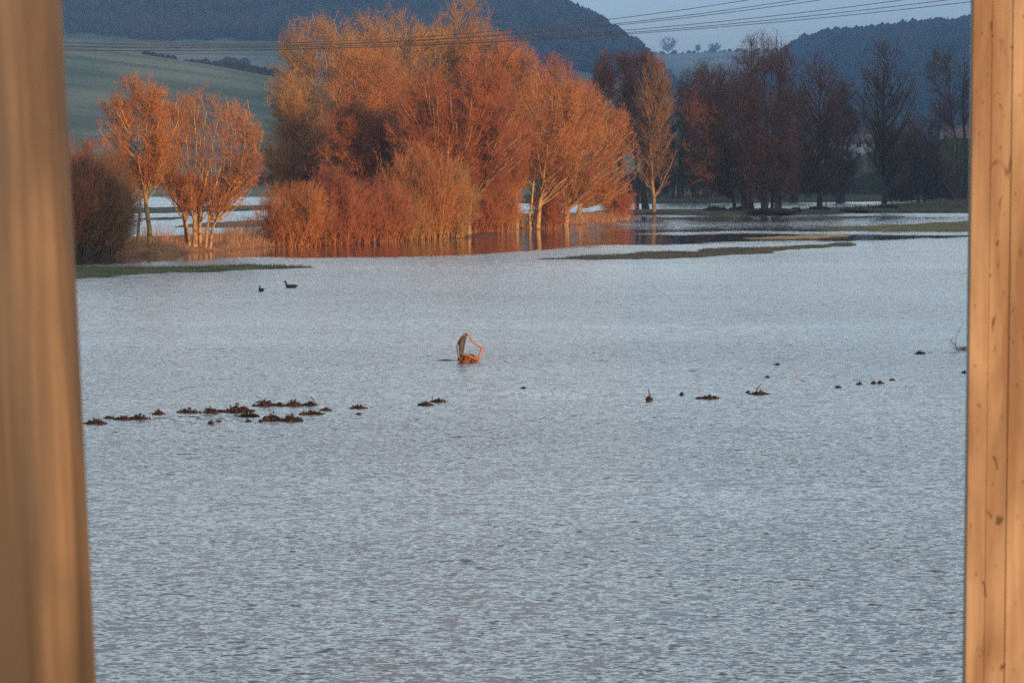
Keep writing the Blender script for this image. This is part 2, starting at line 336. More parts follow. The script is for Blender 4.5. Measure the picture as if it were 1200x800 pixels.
# ------------------------------------------------------------------ haze
def box_mesh(name, lo, hi, mat, parent=None):
    V = [(x, y, z) for x in (lo[0], hi[0]) for y in (lo[1], hi[1]) for z in (lo[2], hi[2])]
    return meshobj(name, V, [[(0, 1, 3, 2), (4, 6, 7, 5), (0, 4, 5, 1), (2, 3, 7, 6), (0, 2, 6, 4), (1, 5, 7, 3)]], mat, parent)
HAZE = 0.00024
hm = bpy.data.materials.new('valley haze'); hm.use_nodes = True; hm.node_tree.nodes.clear()
ho = hm.node_tree.nodes.new('ShaderNodeOutputMaterial'); hv = hm.node_tree.nodes.new('ShaderNodeVolumePrincipled')
hv.inputs['Color'].default_value = (.30, .58, 1, 1); hv.inputs['Density'].default_value = HAZE; hm.node_tree.links.new(hv.outputs[0], ho.inputs['Volume'])
hm.cycles.homogeneous_volume = True
for k_ in ('Density Attribute', 'Color Attribute', 'Temperature Attribute'):
    if k_ in hv.inputs: hv.inputs[k_].default_value = ''
haze = box_mesh('haze', (-3700, -1000, -1.6), (3700, 4000, 380), hm); tag(haze, kind='stuff')

# ------------------------------------------------------------------ far woods
def ico(sub=1):
    bm = bmesh.new(); bmesh.ops.create_icosphere(bm, subdivisions=sub, radius=1); V = np.array([v.co[:] for v in bm.verts]); T = np.array([[v.index for v in f.verts] for f in bm.faces]); bm.free(); return V, T
ICO = ico(2); ICO1 = ico(1)
def canopy(name, pts, size, mat, label, conif=0.0, seed=1, flat=1.1, shp=None):
    rs = np.random.RandomState(seed); V0, T0 = shp or ICO; Vs = []; Ts = []; n = 0
    pts = np.array(pts)
    for i, p in enumerate(pts):
        s = size*(.6+.9*rs.rand()**1.3); V = V0*(1+.55*(rs.rand(len(V0), 1)-.4))
        if rs.rand() < conif: V = V*np.array([.42, .42, 1]); V[:, :2] *= np.clip(1.2-(V[:, 2:3]+1)*.55, .05, 2); V = V*s*1.25
        else: V = V*np.array([s*(.8+.5*rs.rand()), s*(.8+.5*rs.rand()), s*flat])
        Vs.append(V+p+np.array([0, 0, s*.6])); Ts.append(T0+n); n += len(V)
    o = meshobj(name, np.vstack(Vs), [np.vstack(Ts)], mat); tag(o, label, 'wood', kind='stuff'); return o
def hill_pts(x0, x1, y0, y1, st, cond, seed):
    rs = np.random.RandomState(seed); gx = np.arange(x0, x1, st); gy = np.arange(y0, y1, st*1.15)
    X, Y = np.meshgrid(gx, gy); X = X.ravel()+rs.uniform(-.45, .45, X.size)*st; Y = Y.ravel()+rs.uniform(-.45, .45, Y.size)*st
    Z, _ = ground_h(X, Y); px = X/Y*F+600; py = HZ-(Z-EYE)/Y*F; m = cond(px, py, X, Y) & (px > 30) & (px < 1190)
    return np.stack([X, Y, Z], 1)[m]
ptsB = hill_pts(-420, 130, 1440, 2080, 5.6, lambda px, py, X, Y: (py > -70) & (Y > 1490+70*(fbm(X*.012, Y*.003)-.5)), 1)
canopy('wood', ptsB, 3.6, M['wood_wood'], 'dark blue wooded ridge filling the top left behind the pale fields', .25, 2, shp=ICO1)
ptsD = hill_pts(120, 480, 1000, 2340, 6.5, lambda px, py, X, Y: (px > 780) & (Y > 1040) & (np.interp(X, *RD) > 12), 3)
canopy('wood', ptsD, 4.0, M['wood_wood'], 'blue hazy wooded hill at the top right behind the dark trees', .12, 4, shp=ICO1)
# hedge lines on the fields and the plateau trees
def hedge(pxs, Y, size, label, seed, n=60, spread=6):
    rs = np.random.RandomState(seed); P = []
    for i in range(n):
        x = np.interp(rs.rand(), np.linspace(0, 1, len(pxs)), [p for p in pxs]); X = (x-600)/F*Y+rs.uniform(-1, 1)*spread*.2; YY = Y+rs.uniform(-1, 1)*spread
        P.append((X, YY, float(ground_h(np.array([X]), np.array([YY]))[0][0])-.8))
    o = canopy('hedge', P, size, M['wood_wood'], label, 0, seed); del o['kind']; o['category'] = 'hedge'; return o

# ------------------------------------------------------------------ trees
def rdir(rs, n):
    v = rs.normal(size=(n, 3)); return v/np.linalg.norm(v, axis=1, keepdims=True)
def grow(rs, P, Rr, k, length, ang, up, segs, rad, t0=.2, t1=1.0, wander=.15):
    n, m, _ = P.shape; N = n*k
    t = t0+(t1-t0)*((np.tile(np.arange(k), n)+rs.rand(N))/k); pi = np.repeat(np.arange(n), k)
    f = t*(m-1); i0 = np.minimum(f.astype(int), m-2); w = (f-i0)[:, None]
    A = P[pi, i0]; B = P[pi, i0+1]; pos = A*(1-w)+B*w; T = B-A; T /= np.linalg.norm(T, axis=1, keepdims=True)+1e-9
    q = rdir(rs, N); q -= (q*T).sum(1, keepdims=True)*T; q /= np.linalg.norm(q, axis=1, keepdims=True)+1e-9
    a = (ang[0]+(ang[1]-ang[0])*rs.rand(N))[:, None]; D = T*np.cos(a)+q*np.sin(a)
    L = (length*(1.15-.6*t)*(.6+.8*rs.rand(N)))[:, None]
    r0 = np.minimum(rad, (Rr[pi, i0]*(1-w[:, 0])+Rr[pi, i0+1]*w[:, 0])*.85)
    out = np.zeros((N, segs+1, 3)); out[:, 0] = pos; c = pos
    for s in range(segs):
        D = D+np.array([0, 0, up/segs])+rs.normal(size=(N, 3))*wander; D /= np.linalg.norm(D, axis=1, keepdims=True)
        c = c+D*L/segs; out[:, s+1] = c
    RR = r0[:, None]*np.linspace(1, .35, segs+1)[None]
    return out, RR
def cones(P, r):
    """final twigs: slender three-sided cones"""
    n = len(P); A = P[:, 0]; B = P[:, -1]; T = B-A; T /= np.linalg.norm(T, axis=1, keepdims=True)+1e-9
    ref = np.where(np.abs(T[:, 2:3]) < .8, np.array([0, 0, 1.]), np.array([1., 0, 0])); X = np.cross(T, ref); X /= np.linalg.norm(X, axis=1, keepdims=True); Y = np.cross(T, X)
    th = np.arange(3)*2*np.pi/3; ring = A[:, None]+r*(X[:, None]*np.cos(th)[None, :, None]+Y[:, None]*np.sin(th)[None, :, None])
    V = np.concatenate([ring, B[:, None]], 1).reshape(-1, 3); b = np.arange(n)[:, None]*4
    Tt = np.concatenate([b+np.array([[0, 1, 3]]), b+np.array([[1, 2, 3]]), b+np.array([[2, 0, 3]])], 0); return V, Tt
TREES = 0
def tree(x, y, top, hw, bark, twig, label, name='bare_tree', cat='tree', group=None, Y=None, cx=None, stems=1, spread=.0, base=.3, nl=50, k2=6, k3=6, k4=5,
         seed=None, r0=None, asc=.9, bottom=None, up=.22, lean=0.0, twr=.008, dense=1.0, gap=0.0, shape=.7, splay=None, foot=1.5, conesized=0, taper=.0):
    """x,y: foot in the photo; top: skyline row; hw: half width of the crown in px"""
    global TREES; TREES += 1; seed = seed or 100+TREES; rs = np.random.RandomState(seed)
    if Y is None: wx_, wy_ = at(x, y-1.5, .25)
    else: wx_, wy_, _ = atY(x, y, Y)
    Dd = wy_; s = Dd/F
    gz = float(ground_h(np.array([wx_]), np.array([wy_]))[0][0]); gz = max(gz, -.1)
    H = atY(x, top, Dd)[2]-gz; rx = hw*s; ox = ((cx-x)*s if cx is not None else 0)
    zb = base*H if bottom is None else (atY(x, bottom, Dd)[2]-gz); rz = (H-zb)/2; cz = zb+rz; C = np.array([ox, 0, cz]); Ra = np.array([rx, rx*.85, rz])
    ph = rs.rand(6)*6.28
    def inside(p, k=1.0):
        q = (p-C)/Ra; wz = 1-taper*np.clip(q[..., 2], -1, 1)
        q = q/np.stack([wz, wz, np.ones_like(wz)], -1)
        r = (np.abs(q)**2.15).sum(-1)**(1/2.15); a = np.arctan2(q[..., 1], q[..., 0])
        lump = 1+.05*np.sin(3*a+ph[0]+2*q[..., 2])+.05*np.sin(5*q[..., 2]*1.5+ph[1]+2*a)+.06*np.sin(9*a+ph[2]+7*q[..., 2]); return r < lump*k
    r0 = r0 or .018*H+.03
    SP = []; SR = []; m = 9
    for i in range(stems):
        a = i*2.4+rs.rand(); off = np.array([math.cos(a), math.sin(a), 0])*r0*foot*(stems > 1) if not splay or stems == 1 else np.array([splay[i]*s*.24, rs.uniform(-.4, .4), 0])
        hh = H*(.93 if i == 0 else rs.uniform(.62, .92)); t = np.linspace(0, 1, m)[:, None]
        tgt = np.array([ox*(.9)+lean*H+ (spread*rx*math.cos(a) if stems > 1 else 0), (spread*rx*math.sin(a) if stems > 1 else 0), hh])
        if splay: tgt[0] = splay[i]*s; tgt[2] = H*(.95-.35*abs(splay[i])/(hw+1))
        mid = np.array([tgt[0]*(.35 if not lean else .55), tgt[1]*.35, hh*.5])
        P = (1-t)**2*off+2*t*(1-t)*mid+t*t*tgt; P[1:] += np.cumsum(rs.normal(size=(m-1, 3))*np.array([1, 1, .2])*H*.006, 0)
        P[0, 2] = -.35
        rr = r0*(1 if i == 0 else rs.uniform(.5, .85))*(1-np.linspace(0, 1, m))**.85+.012; rr[0] *= 1.25
        SP.append(P); SR.append(rr)
    SP = np.array(SP); SR = np.array(SR)
    nl = int(nl*1.35)
    # limbs reach for points spread through the crown
    q = rdir(rs, nl*6); q = np.sign(q)*np.abs(q)**.85; q *= (rs.rand(nl*6, 1)**(1/3)); q = q[np.linalg.norm(q, axis=1) > shape*.62]
    if gap: q = q[fbm(q[:, 0]*2+seed, q[:, 2]*2+5) > gap]
    q = q[:nl]; tg = C+q*Ra; tg[:, :2] = C[:2]+(tg[:, :2]-C[:2])*(1-taper*q[:, 2:3]); n = len(tg); LP = np.zeros((n, 7, 3)); LR = np.zeros((n, 7)); t = np.linspace(0, 1, 7)[:, None]
    for j in range(n):
        g = tg[j]; dd = [np.abs(SP[i][:, 0]-g[0]).min()+np.abs(SP[i][:, 1]-g[1]).min()*.5+rs.rand()*rx*.3 for i in range(stems)]; i = int(np.argmin(dd))
        hd = math.hypot(g[0]-np.interp(g[2], SP[i][:, 2], SP[i][:, 0]), g[1]); az = np.clip(g[2]-hd*asc*rs.uniform(.8, 1.3), zb*.55+.02*H, SP[i][-1, 2]*.97)
        A = np.array([np.interp(az, SP[i][:, 2], SP[i][:, 0]), np.interp(az, SP[i][:, 2], SP[i][:, 1]), az]); ra = np.interp(az, SP[i][:, 2], SR[i])
        dv = g-A; mid = A+np.array([dv[0]*.55, dv[1]*.55, dv[2]*.38])
        P = (1-t)**2*A+2*t*(1-t)*mid+t*t*g; ll = np.linalg.norm(dv); P[1:] += np.cumsum(rs.normal(size=(6, 3))*ll*.014, 0)
        LP[j] = P; LR[j] = np.linspace(min(ra*.62, .014+.017*ll), .018, 7)
    sz = (rx+rz)/2
    B2, BR2 = grow(rs, LP, LR, k2, sz*.27, (.5, 1.15), up, 4, .034, .15, 1, .13)
    B3, BR3 = grow(rs, B2, BR2, k3, sz*.16+.25, (.45, 1.15), up, 3, .014, .1, 1, .14)
    keep = inside(B3[:, -1], 1.04) & (rs.rand(len(B3)) < dense); B3 = B3[keep]; BR3 = BR3[keep]
    B4, BR4 = grow(rs, B3, BR3, k4+1, min(.7, sz*.08+.25), (.4, 1.1), up*.8, 1, .012, .1, 1, 0.05)
    B2k = inside(B2[:, -1], 1.1); B2 = B2[B2k]; BR2 = BR2[B2k]
    e = empty(name, (wx_, wy_, gz), label, cat, group)
    mb = MB(); mb.add(*tubes(SP, SR, 8)); mb.add(*tubes(LP, LR, 5)); mb.build('trunk', bark, e, True)
    cb = MB(); cb.add(*tubes(B2, BR2, 3)); cb.add(*tubes(B3, BR3*.9, 3)); V4, T4 = cones(B4, twr); cb.add(V4, T4)
    if conesized:
        pk = B4[rs.rand(len(B4)) < .35][:, -1]; V5 = (pk[:, None]+conesized*np.array([[1, 0, 0], [-.5, .87, 0], [-.5, -.87, 0], [0, 0, 1.4], [0, 0, -1.4]])[None]).reshape(-1, 3)
        b = np.arange(len(pk))[:, None]*5; cb.add(V5, np.concatenate([b+np.array([f]) for f in ((0, 1, 3), (1, 2, 3), (2, 0, 3), (1, 0, 4), (2, 1, 4), (0, 2, 4))]))
    cb.build('crown', twig, e)
    return e
def shrub(x, y, top, hw, bark, twig, label, n=70, group=None, Y=None, seed=None, k2=7, k3=5, k4=4, name='bare_shrub', twr=.0085, dome=.75, base_w=.62):
    global TREES; TREES += 1; rs = np.random.RandomState(seed or 500+TREES)
    if Y is None: wx_, wy_ = at(x, y-2.5, .25)
    else: wx_, wy_, _ = atY(x, y, Y)
    s = wy_/F; gz = max(-.1, float(ground_h(np.array([wx_]), np.array([wy_]))[0][0])); H = atY(x, top, wy_)[2]-gz; rx = hw*s
    a = rs.rand(n)*6.283; r = rs.rand(n)**.5; b0 = np.stack([np.cos(a)*r*rx*base_w, np.sin(a)*r*rx*base_w, np.full(n, -.1)], 1)
    a2 = a+rs.normal(size=n)*.5; hr = rs.uniform(.5, 1, n); zz = H*hr*(1-dome*r**3*.6)
    tg = np.stack([np.cos(a2)*r*rx*.95, np.sin(a2)*r*rx*.8, zz], 1); t = np.linspace(0, 1, 7)[None, :, None]
    mid = np.stack([(b0[:, 0]+tg[:, 0])*.45, (b0[:, 1]+tg[:, 1])*.45, zz*.55], 1)
    LP = (1-t)**2*b0[:, None]+2*t*(1-t)*mid[:, None]+t*t*tg[:, None]; LP[:, 1:] += np.cumsum(rs.normal(size=(n, 6, 3))*H*.012, 1)
    LR = (.009+.0028*H)*np.linspace(1, .25, 7)[None]*rs.uniform(.6, 1.3, (n, 1))
    B2, R2 = grow(rs, LP, LR, k2+2, H*.24, (.25, .95), .35, 3, .014, .04, 1, .14)
    B3, R3 = grow(rs, B2, R2, k3, H*.12+.15, (.3, 1.0), .3, 2, .011, .1, 1, .14)
    k = B3[:, -1, 2] < H*1.03; B3 = B3[k]; R3 = R3[k]
    B4, _ = grow(rs, B3, R3, k4, .5, (.25, .8), .3, 1, .012, .1, 1, .05)
    e = empty(name, (wx_, wy_, gz), label, 'shrub', group)
    mb = MB(); mb.add(*tubes(LP, LR, 5)); mb.build('stem', bark, e, True)
    cb = MB(); cb.add(*tubes(B2, R2, 3)); cb.add(*tubes(B3, R3*.9, 3)); cb.add(*cones(B4, twr)); cb.build('crown', twig, e)
    return e
bp, bgy, bd = M['bark_pale'], M['bark_grey'], M['bark_dark']; to, tr, tt, td, tm = M['twig_orange'], M['twig_red'], M['twig_tan'], M['twig_dark'], M['twig_maroon']
# --- left group on the bank
tree(168, 294, 86, 47, bp, to, 'slim orange tree with two upright trunks at the left end of the bank', cx=165, stems=2, spread=.12, r0=.13, foot=3, bottom=215, nl=60, k3=6, k4=5, asc=1.2, shape=.95, dense=.75)
tree(228, 290, 104, 70, bp, to, 'broad orange tree on many splayed pale trunks, right of the slim two-trunk tree', cx=243, stems=7, splay=[4, -38, -16, 30, 52, 72, 16], r0=.12, bottom=246, nl=95, k3=6, k4=5, asc=1.5, shape=1.05, dense=.62)
shrub(100, 298, 166, 54, bd, M['twig_brown'], 'tall dense shrub beside the left post, dark below and reddish on top', n=130, k2=8, k3=6)
shrub(134, 296, 176, 19, bd, M['twig_brown'], 'narrower dense shrub between the dark left shrub and the slim orange tree', n=70, k2=8, k3=5)
shrub(60, 300, 160, 50, bd, tr, 'dense shrub mostly hidden behind the left post', n=80, k2=7, k3=5)
# --- big central clump, back row
G = 'bare trees of the central clump'
tree(385, 258, 12, 70, bp, tt, 'tall yellowish tree with rising branches at the left edge of the central clump', cx=382, group=G, nl=90, base=.2, asc=1.1, up=.2, stems=3, spread=.35)
tree(478, 254, 6, 68, bgy, tt, 'tall tree behind the left half of the clump, crossed by the cables', group=G, nl=90, base=.25, asc=1.0, k3=7)
tree(536, 252, -18, 56, bgy, tt, 'tallest bare tree, its thin top cut by the upper frame edge', group=G, nl=80, base=.25, asc=1.2, up=.35, gap=.36)
tree(592, 254, 40, 56, bgy, to, 'tall tree just right of the tallest one in the back of the clump', group=G, nl=90, base=.25, k3=7)
tree(650, 252, 62, 55, bgy, tr, 'tree in the back right of the clump under the wooded ridge end', group=G, nl=80, base=.25)
tree(345, 262, 76, 44, bgy, tt, 'lower dark-cored tree at the far left of the central clump', group=G, nl=70, base=.12, k3=7)
tree(430, 262, 48, 62, bgy, to, 'rounded orange tree behind the front shrubs, left middle of the clump', group=G, nl=95, base=.15, k3=7)
tree(428, 256, 10, 50, bgy, tt, 'tall tan tree between the yellowish left-edge tree and the one crossed by the cables', group=G, nl=80, base=.25, asc=1.0)
tree(566, 254, 30, 48, bgy, to, 'rounded orange tree filling the back between the tallest tree and its right neighbour', group=G, nl=80, base=.25, asc=1.0)
tree(352, 266, 118, 38, bgy, to, 'low orange tree at the left flank behind the leftmost bank shrub', group=G, nl=70, bottom=240, k3=6, asc=1.2, dense=.8)
# middle domes
tree(532, 272, 76, 86, bp, tr, 'largest rounded red-orange dome in the middle of the central clump', group=G, cx=536, stems=5, spread=.5, bottom=228, nl=170, k3=8, k4=6, asc=1.1, r0=.26, shape=.9)
tree(430, 270, 118, 62, bgy, tr, 'reddish dome low on the left side of the clump', group=G, stems=3, spread=.4, bottom=245, nl=110, k3=8, k4=6)
tree(574, 268, 120, 46, bp, tr, 'small red dome on the right flank of the largest dome', group=G, cx=578, stems=3, spread=.5, bottom=240, nl=90, k3=8)
tree(626, 266, 72, 52, bp, to, 'pale double-trunked tree with open branches right of the big dome', group=G, cx=645, stems=2, spread=.25, bottom=225, nl=100, asc=1.1, r0=.16, shape=.9, dense=.6)
tree(662, 262, 92, 46, bp, to, 'orange rounded tree between the double-trunked and the leaning tree', group=G, cx=680, stems=3, spread=.3, bottom=236, nl=100, r0=.13, asc=1.2, shape=.9, dense=.58)
tree(676, 259, 118, 44, bp, to, 'pale tree leaning right at the right edge of the clump', group=G, cx=706, lean=.06, bottom=240, nl=95, asc=.7, r0=.16, shape=.95, dense=.58)
tree(550, 272, 140, 30, bp, to, 'slender pale trunk standing straight at the water in the middle of the clump', group=G, bottom=215, nl=45, r0=.13)
tree(606, 266, 150, 24, bp, tt, 'thin tree at the water right of the slender pale trunk', group=G, bottom=225, nl=36, r0=.12)
# bank shrubs
GS = 'orange shrubs along the bank'
shrub(345, 286, 214, 46, to, to, 'leftmost orange shrub of the clump, leaning out over the water', n=80, group=GS)
shrub(390, 284, 196, 48, tr, tr, 'orange bank shrub second from the left of the clump', n=80, group=GS)
shrub(440, 281, 210, 46, to, tr, 'orange bank shrub in front of the low reddish dome', n=80, group=GS)
shrub(492, 278, 165, 54, tt, to, 'bright orange bank shrub left of the slender pale trunk', n=90, group=GS)
shrub(522, 276, 188, 38, tt, tt, 'yellowish fan-shaped shrub with long straight rods beside the slender pale trunk', n=80, group=GS)
shrub(585, 270, 205, 26, to, to, 'small orange shrub right of the slender pale trunk', n=50, group=GS)
shrub(644, 266, 212, 20, tr, tr, 'small reddish shrub at the foot of the double-trunked tree', n=40, group=GS)
shrub(724, 257, 215, 18, tr, tr, 'low reddish shrub at the right tip of the bank', n=40, group=GS)
shrub(368, 284, 228, 34, to, tt, 'low tan shrub filling the gap between the two leftmost orange bank shrubs', n=60, group=GS)
shrub(415, 282, 216, 34, tr, tr, 'low reddish shrub between the second bank shrub and the one before the reddish dome', n=60, group=GS)
shrub(466, 279, 222, 34, to, tt, 'low tan shrub left of the bright orange bank shrub', n=60, group=GS)
shrub(508, 275, 222, 30, tr, tr, 'low reddish shrub between the bright orange and the fan-shaped shrub', n=60, group=GS)
shrub(562, 271, 228, 26, tr, tr, 'low reddish shrub at the foot of the slender pale trunk', n=50, group=GS)
# --- behind / right of the clump
tree(722, 246, 50, 32, bd, tm, 'reddish-brown round-headed tree behind the right edge of the clump', stems=2, spread=.4, nl=80, base=.3, k3=7, cx=718)
tree(752, 244, 54, 30, bd, tm, 'second round-headed tree, half hidden behind the lit single tree', stems=2, spread=.4, nl=80, base=.3, k3=7, cx=750)
tree(767, 250, 64, 29, bgy, M['twig_brown'], 'single narrow upright tree lit pale orange, standing alone in the shallow water', nl=70, bottom=222, asc=1.6, up=.7, r0=.17, k3=6, dense=.6, cx=767, stems=1)
GD = 'dark bare trees beyond the flood on the right'
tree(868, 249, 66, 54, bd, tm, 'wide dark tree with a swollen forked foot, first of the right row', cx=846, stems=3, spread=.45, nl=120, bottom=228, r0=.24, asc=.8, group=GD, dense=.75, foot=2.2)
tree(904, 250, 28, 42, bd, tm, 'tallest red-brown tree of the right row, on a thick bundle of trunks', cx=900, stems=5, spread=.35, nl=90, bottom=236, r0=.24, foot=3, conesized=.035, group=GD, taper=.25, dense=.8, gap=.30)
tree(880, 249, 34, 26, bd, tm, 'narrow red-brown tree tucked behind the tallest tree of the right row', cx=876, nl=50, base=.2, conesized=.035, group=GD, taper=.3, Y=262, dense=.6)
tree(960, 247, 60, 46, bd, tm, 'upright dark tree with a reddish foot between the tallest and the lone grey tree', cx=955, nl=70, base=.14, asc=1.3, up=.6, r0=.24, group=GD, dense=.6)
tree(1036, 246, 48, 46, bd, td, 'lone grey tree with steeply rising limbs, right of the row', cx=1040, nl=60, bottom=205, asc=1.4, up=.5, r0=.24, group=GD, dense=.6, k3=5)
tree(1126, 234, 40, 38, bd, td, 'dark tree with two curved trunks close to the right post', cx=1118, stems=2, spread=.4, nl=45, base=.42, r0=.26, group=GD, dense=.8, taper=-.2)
tree(1122, 236, 128, 50, bd, td, 'leaning tree arching left over the far bank', cx=1072, lean=-.1, nl=34, bottom=228, r0=.28, asc=.3, group=GD, dense=.8, k3=5, splay=[-62])
GB = 'dark background trees behind the right row'
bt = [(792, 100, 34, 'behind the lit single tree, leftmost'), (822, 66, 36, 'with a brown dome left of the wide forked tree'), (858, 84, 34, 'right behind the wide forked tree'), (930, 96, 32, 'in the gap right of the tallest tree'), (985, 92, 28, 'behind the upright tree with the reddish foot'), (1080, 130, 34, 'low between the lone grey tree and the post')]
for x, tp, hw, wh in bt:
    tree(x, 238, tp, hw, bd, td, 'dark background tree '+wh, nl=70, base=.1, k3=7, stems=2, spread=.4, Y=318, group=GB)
GU = 'dark thicket bushes on the far bank'
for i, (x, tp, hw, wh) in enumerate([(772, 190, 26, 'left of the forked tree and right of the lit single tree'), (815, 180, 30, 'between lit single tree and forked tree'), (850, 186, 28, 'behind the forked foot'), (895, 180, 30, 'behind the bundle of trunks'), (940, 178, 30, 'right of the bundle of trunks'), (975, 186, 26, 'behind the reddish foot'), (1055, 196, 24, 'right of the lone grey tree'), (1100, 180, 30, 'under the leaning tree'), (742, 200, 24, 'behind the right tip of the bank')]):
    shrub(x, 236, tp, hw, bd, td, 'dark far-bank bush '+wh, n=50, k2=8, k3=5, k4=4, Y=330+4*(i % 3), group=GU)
# bushes that close the view on the left flood's far shore
GL = 'distant bushes at the foot of the left field'
for i, (x, tp, hw, wh) in enumerate([(180, 205, 24, 'seen left of the two-trunk tree'), (225, 208, 26, 'seen between the splayed trunks'), (268, 206, 26, 'seen right of the splayed trunks'), (308, 200, 26, 'beside the left edge of the clump'), (130, 196, 30, 'behind the tall dark shrub')]):
    shrub(x, 230, tp, hw, bd, td, 'grey distant bush '+wh, n=40, k2=7, k3=5, k4=3, Y=400+6*(i % 3), group=GL, twr=.018)
# hedges
hedge([172, 200, 260, 330], 812, .9, 'thin dark hedge line on the field above the orange left trees', 21, 90, 3)
hedge([232, 245, 270, 325], 818, 1.5, 'taller dark hedge trees on the field beside the clump', 22, 40, 5)
hedge([258, 286], 1300, 2.6, 'dark round copse under the cables on the upper field', 23, 16, 12)
hedge([200, 330, 420], 1260, 2.2, 'faint hedge across the upper field', 24, 40, 6)
hedge([758, 900, 950], 3280, 2.0, 'faint hedge along the pale plateau on the skyline', 25, 70, 30)
for i, (x, tp, hw, wh) in enumerate([(783, 42, 13, 'larger, leftmost of three tiny trees on the skyline plateau'), (818, 52, 4, 'thin middle one of three tiny trees on the skyline plateau'), (838, 50, 9, 'flat-topped rightmost of three tiny trees on the skyline plateau')]):
    tree(x, 64, tp, hw, bd, td, wh, Y=3270, nl=30, base=.2, twr=.12, k3=5, k4=4, group='tiny trees on the skyline')

# casters: tree masses added out of frame to shade right row and left shrubs
def su(s, u): return (s*math.cos(SUN_AZ)+u*math.sin(SUN_AZ), s*math.sin(SUN_AZ)-u*math.cos(SUN_AZ))
def caster_block(s0, s1, u0, u1, H, label, seed, n):
    rs = np.random.RandomState(seed); P = []
    for i in range(n):
        x, y = su(rs.uniform(s0, s1), rs.uniform(u0, u1)); g = float(ground_h(np.array([x]), np.array([y]))[0][0]); z = max(g, 0)+rs.uniform(0, H)
        P.append((x, y, z-2.5))
    return canopy('wood', P, 2.6, M['caster_leaf'], label, 0, seed)
caster_block(158.5, 260, -146, -132, 22, 'unseen tree mass added to shade the right row', 31, 1000)
caster_block(46, 63.5, -30, -18, 9.3, 'unseen tree mass added to shade the lower left shrubs', 32, 200)

# ------------------------------------------------------------------ dead grass fringe, mounds
def reeds(n, seed):
    rs = np.random.RandomState(seed); front = [(-50, 304), (93, 299.5), (170, 298), (220, 293.5), (300, 289.5), (330, 287.5), (420, 279.5), (520, 275.5), (600, 267.5), (650, 263.5), (700, 261), (738, 257.2)]
    xs_ = rs.uniform(0, 738, n); ys_ = np.interp(xs_, *zip(*front))-rs.rand(n)**1.6*np.interp(xs_, [0, 600, 738], [13, 8, 4]); P = []
    for x, y in zip(xs_, ys_):
        c = at(x, y, .2); P.append(c)
    P = np.array(P); Z, _ = ground_h(P[:, 0], P[:, 1]); m = Z > .02; P = P[m]; Z = Z[m]; n = len(P)
    k = fbm(P[:, 0]*.5, P[:, 1]*.2); hh = rs.uniform(.2, 1.25, n)*np.clip((k-.3)*3.4, .25, 1.4); a = rs.rand(n)*6.28; l = rs.uniform(.05, .5, n)*hh
    A = np.stack([P[:, 0], P[:, 1], Z-.03], 1); B = A+np.stack([np.cos(a)*l, np.sin(a)*l, hh], 1)
    V, T = cones(np.stack([A, B], 1), .013); return V, T
V, T = reeds(24000, 3); tag(meshobj('dead_grass', V, [T], M['reed']), 'orange fringe of dead grass along the water edge of the bank', 'grass', kind='stuff')
def rushes(px, Y0, n, hmax, seed, mat, label):
    rs = np.random.RandomState(seed); A = []
    for i in range(n):
        x = rs.uniform(px[0], px[2]); y = rs.uniform(px[1], px[3]); c = at(x, y, .2); A.append(c)
    A = np.array(A); Z, _ = ground_h(A[:, 0], A[:, 1]); m = Z > 0; A = A[m]; Z = Z[m]; n = len(A)
    hh = rs.uniform(.15, hmax, n); a = rs.rand(n)*6.28; A = np.stack([A[:, 0], A[:, 1], Z-.03], 1); B = A+np.stack([np.cos(a)*hh*.3, np.sin(a)*hh*.3, hh], 1)
    V, T = cones(np.stack([A, B], 1), .013); return tag(meshobj('dead_grass', V, [T], mat), label, 'grass', kind='stuff')
rushes((1000, 236, 1200, 249), 0, 9000, .55, 4, M['reed_dark'], 'brown dead grass on the raised bank under the leaning tree')
rushes((560, 231, 1150, 238), 0, 9000, .7, 5, M['reed_dark'], 'brown dead grass along the far shore behind the right row')
def blades(poly_i, n, hmax, seed, mat, label):
    rs = np.random.RandomState(seed); p = np.array([at(*q) for q in BANKS[poly_i][0]]); x0 = max(p[:, 0].min(), -36); x1 = min(p[:, 0].max(), 60)
    A = np.stack([rs.uniform(x0, x1, n), rs.uniform(p[:, 1].min(), p[:, 1].max(), n)], 1); Z, _ = bank_h(A[:, 0], A[:, 1]); m = Z > .0; A = A[m]; Z = Z[m]; n = len(A)
    hh = rs.uniform(.04, hmax, n); a = rs.rand(n)*6.28; A = np.stack([A[:, 0], A[:, 1], Z-.02], 1); B = A+np.stack([np.cos(a)*hh*.5, np.sin(a)*hh*.5, hh], 1)
    V, T = cones(np.stack([A, B], 1), .012); return tag(meshobj('grass', V, [T], mat), label, 'grass', kind='stuff')
M['grass'] = noise_mat('drowned meadow grass', (.05, .075, .025), (.14, .12, .05), .6)
M['grass_dull'] = noise_mat('dull wet grass', (.04, .046, .03), (.085, .08, .05), .6)
blades(1, 26000, .16, 6, M['grass'], 'green grass strip barely above the water at the left')
blades(2, 26000, .13, 7, M['grass_dull'], 'long dark grass strip in the water right of the middle')
blades(3, 26000, .16, 8, M['grass'], 'green grass strip in the water near the right post')
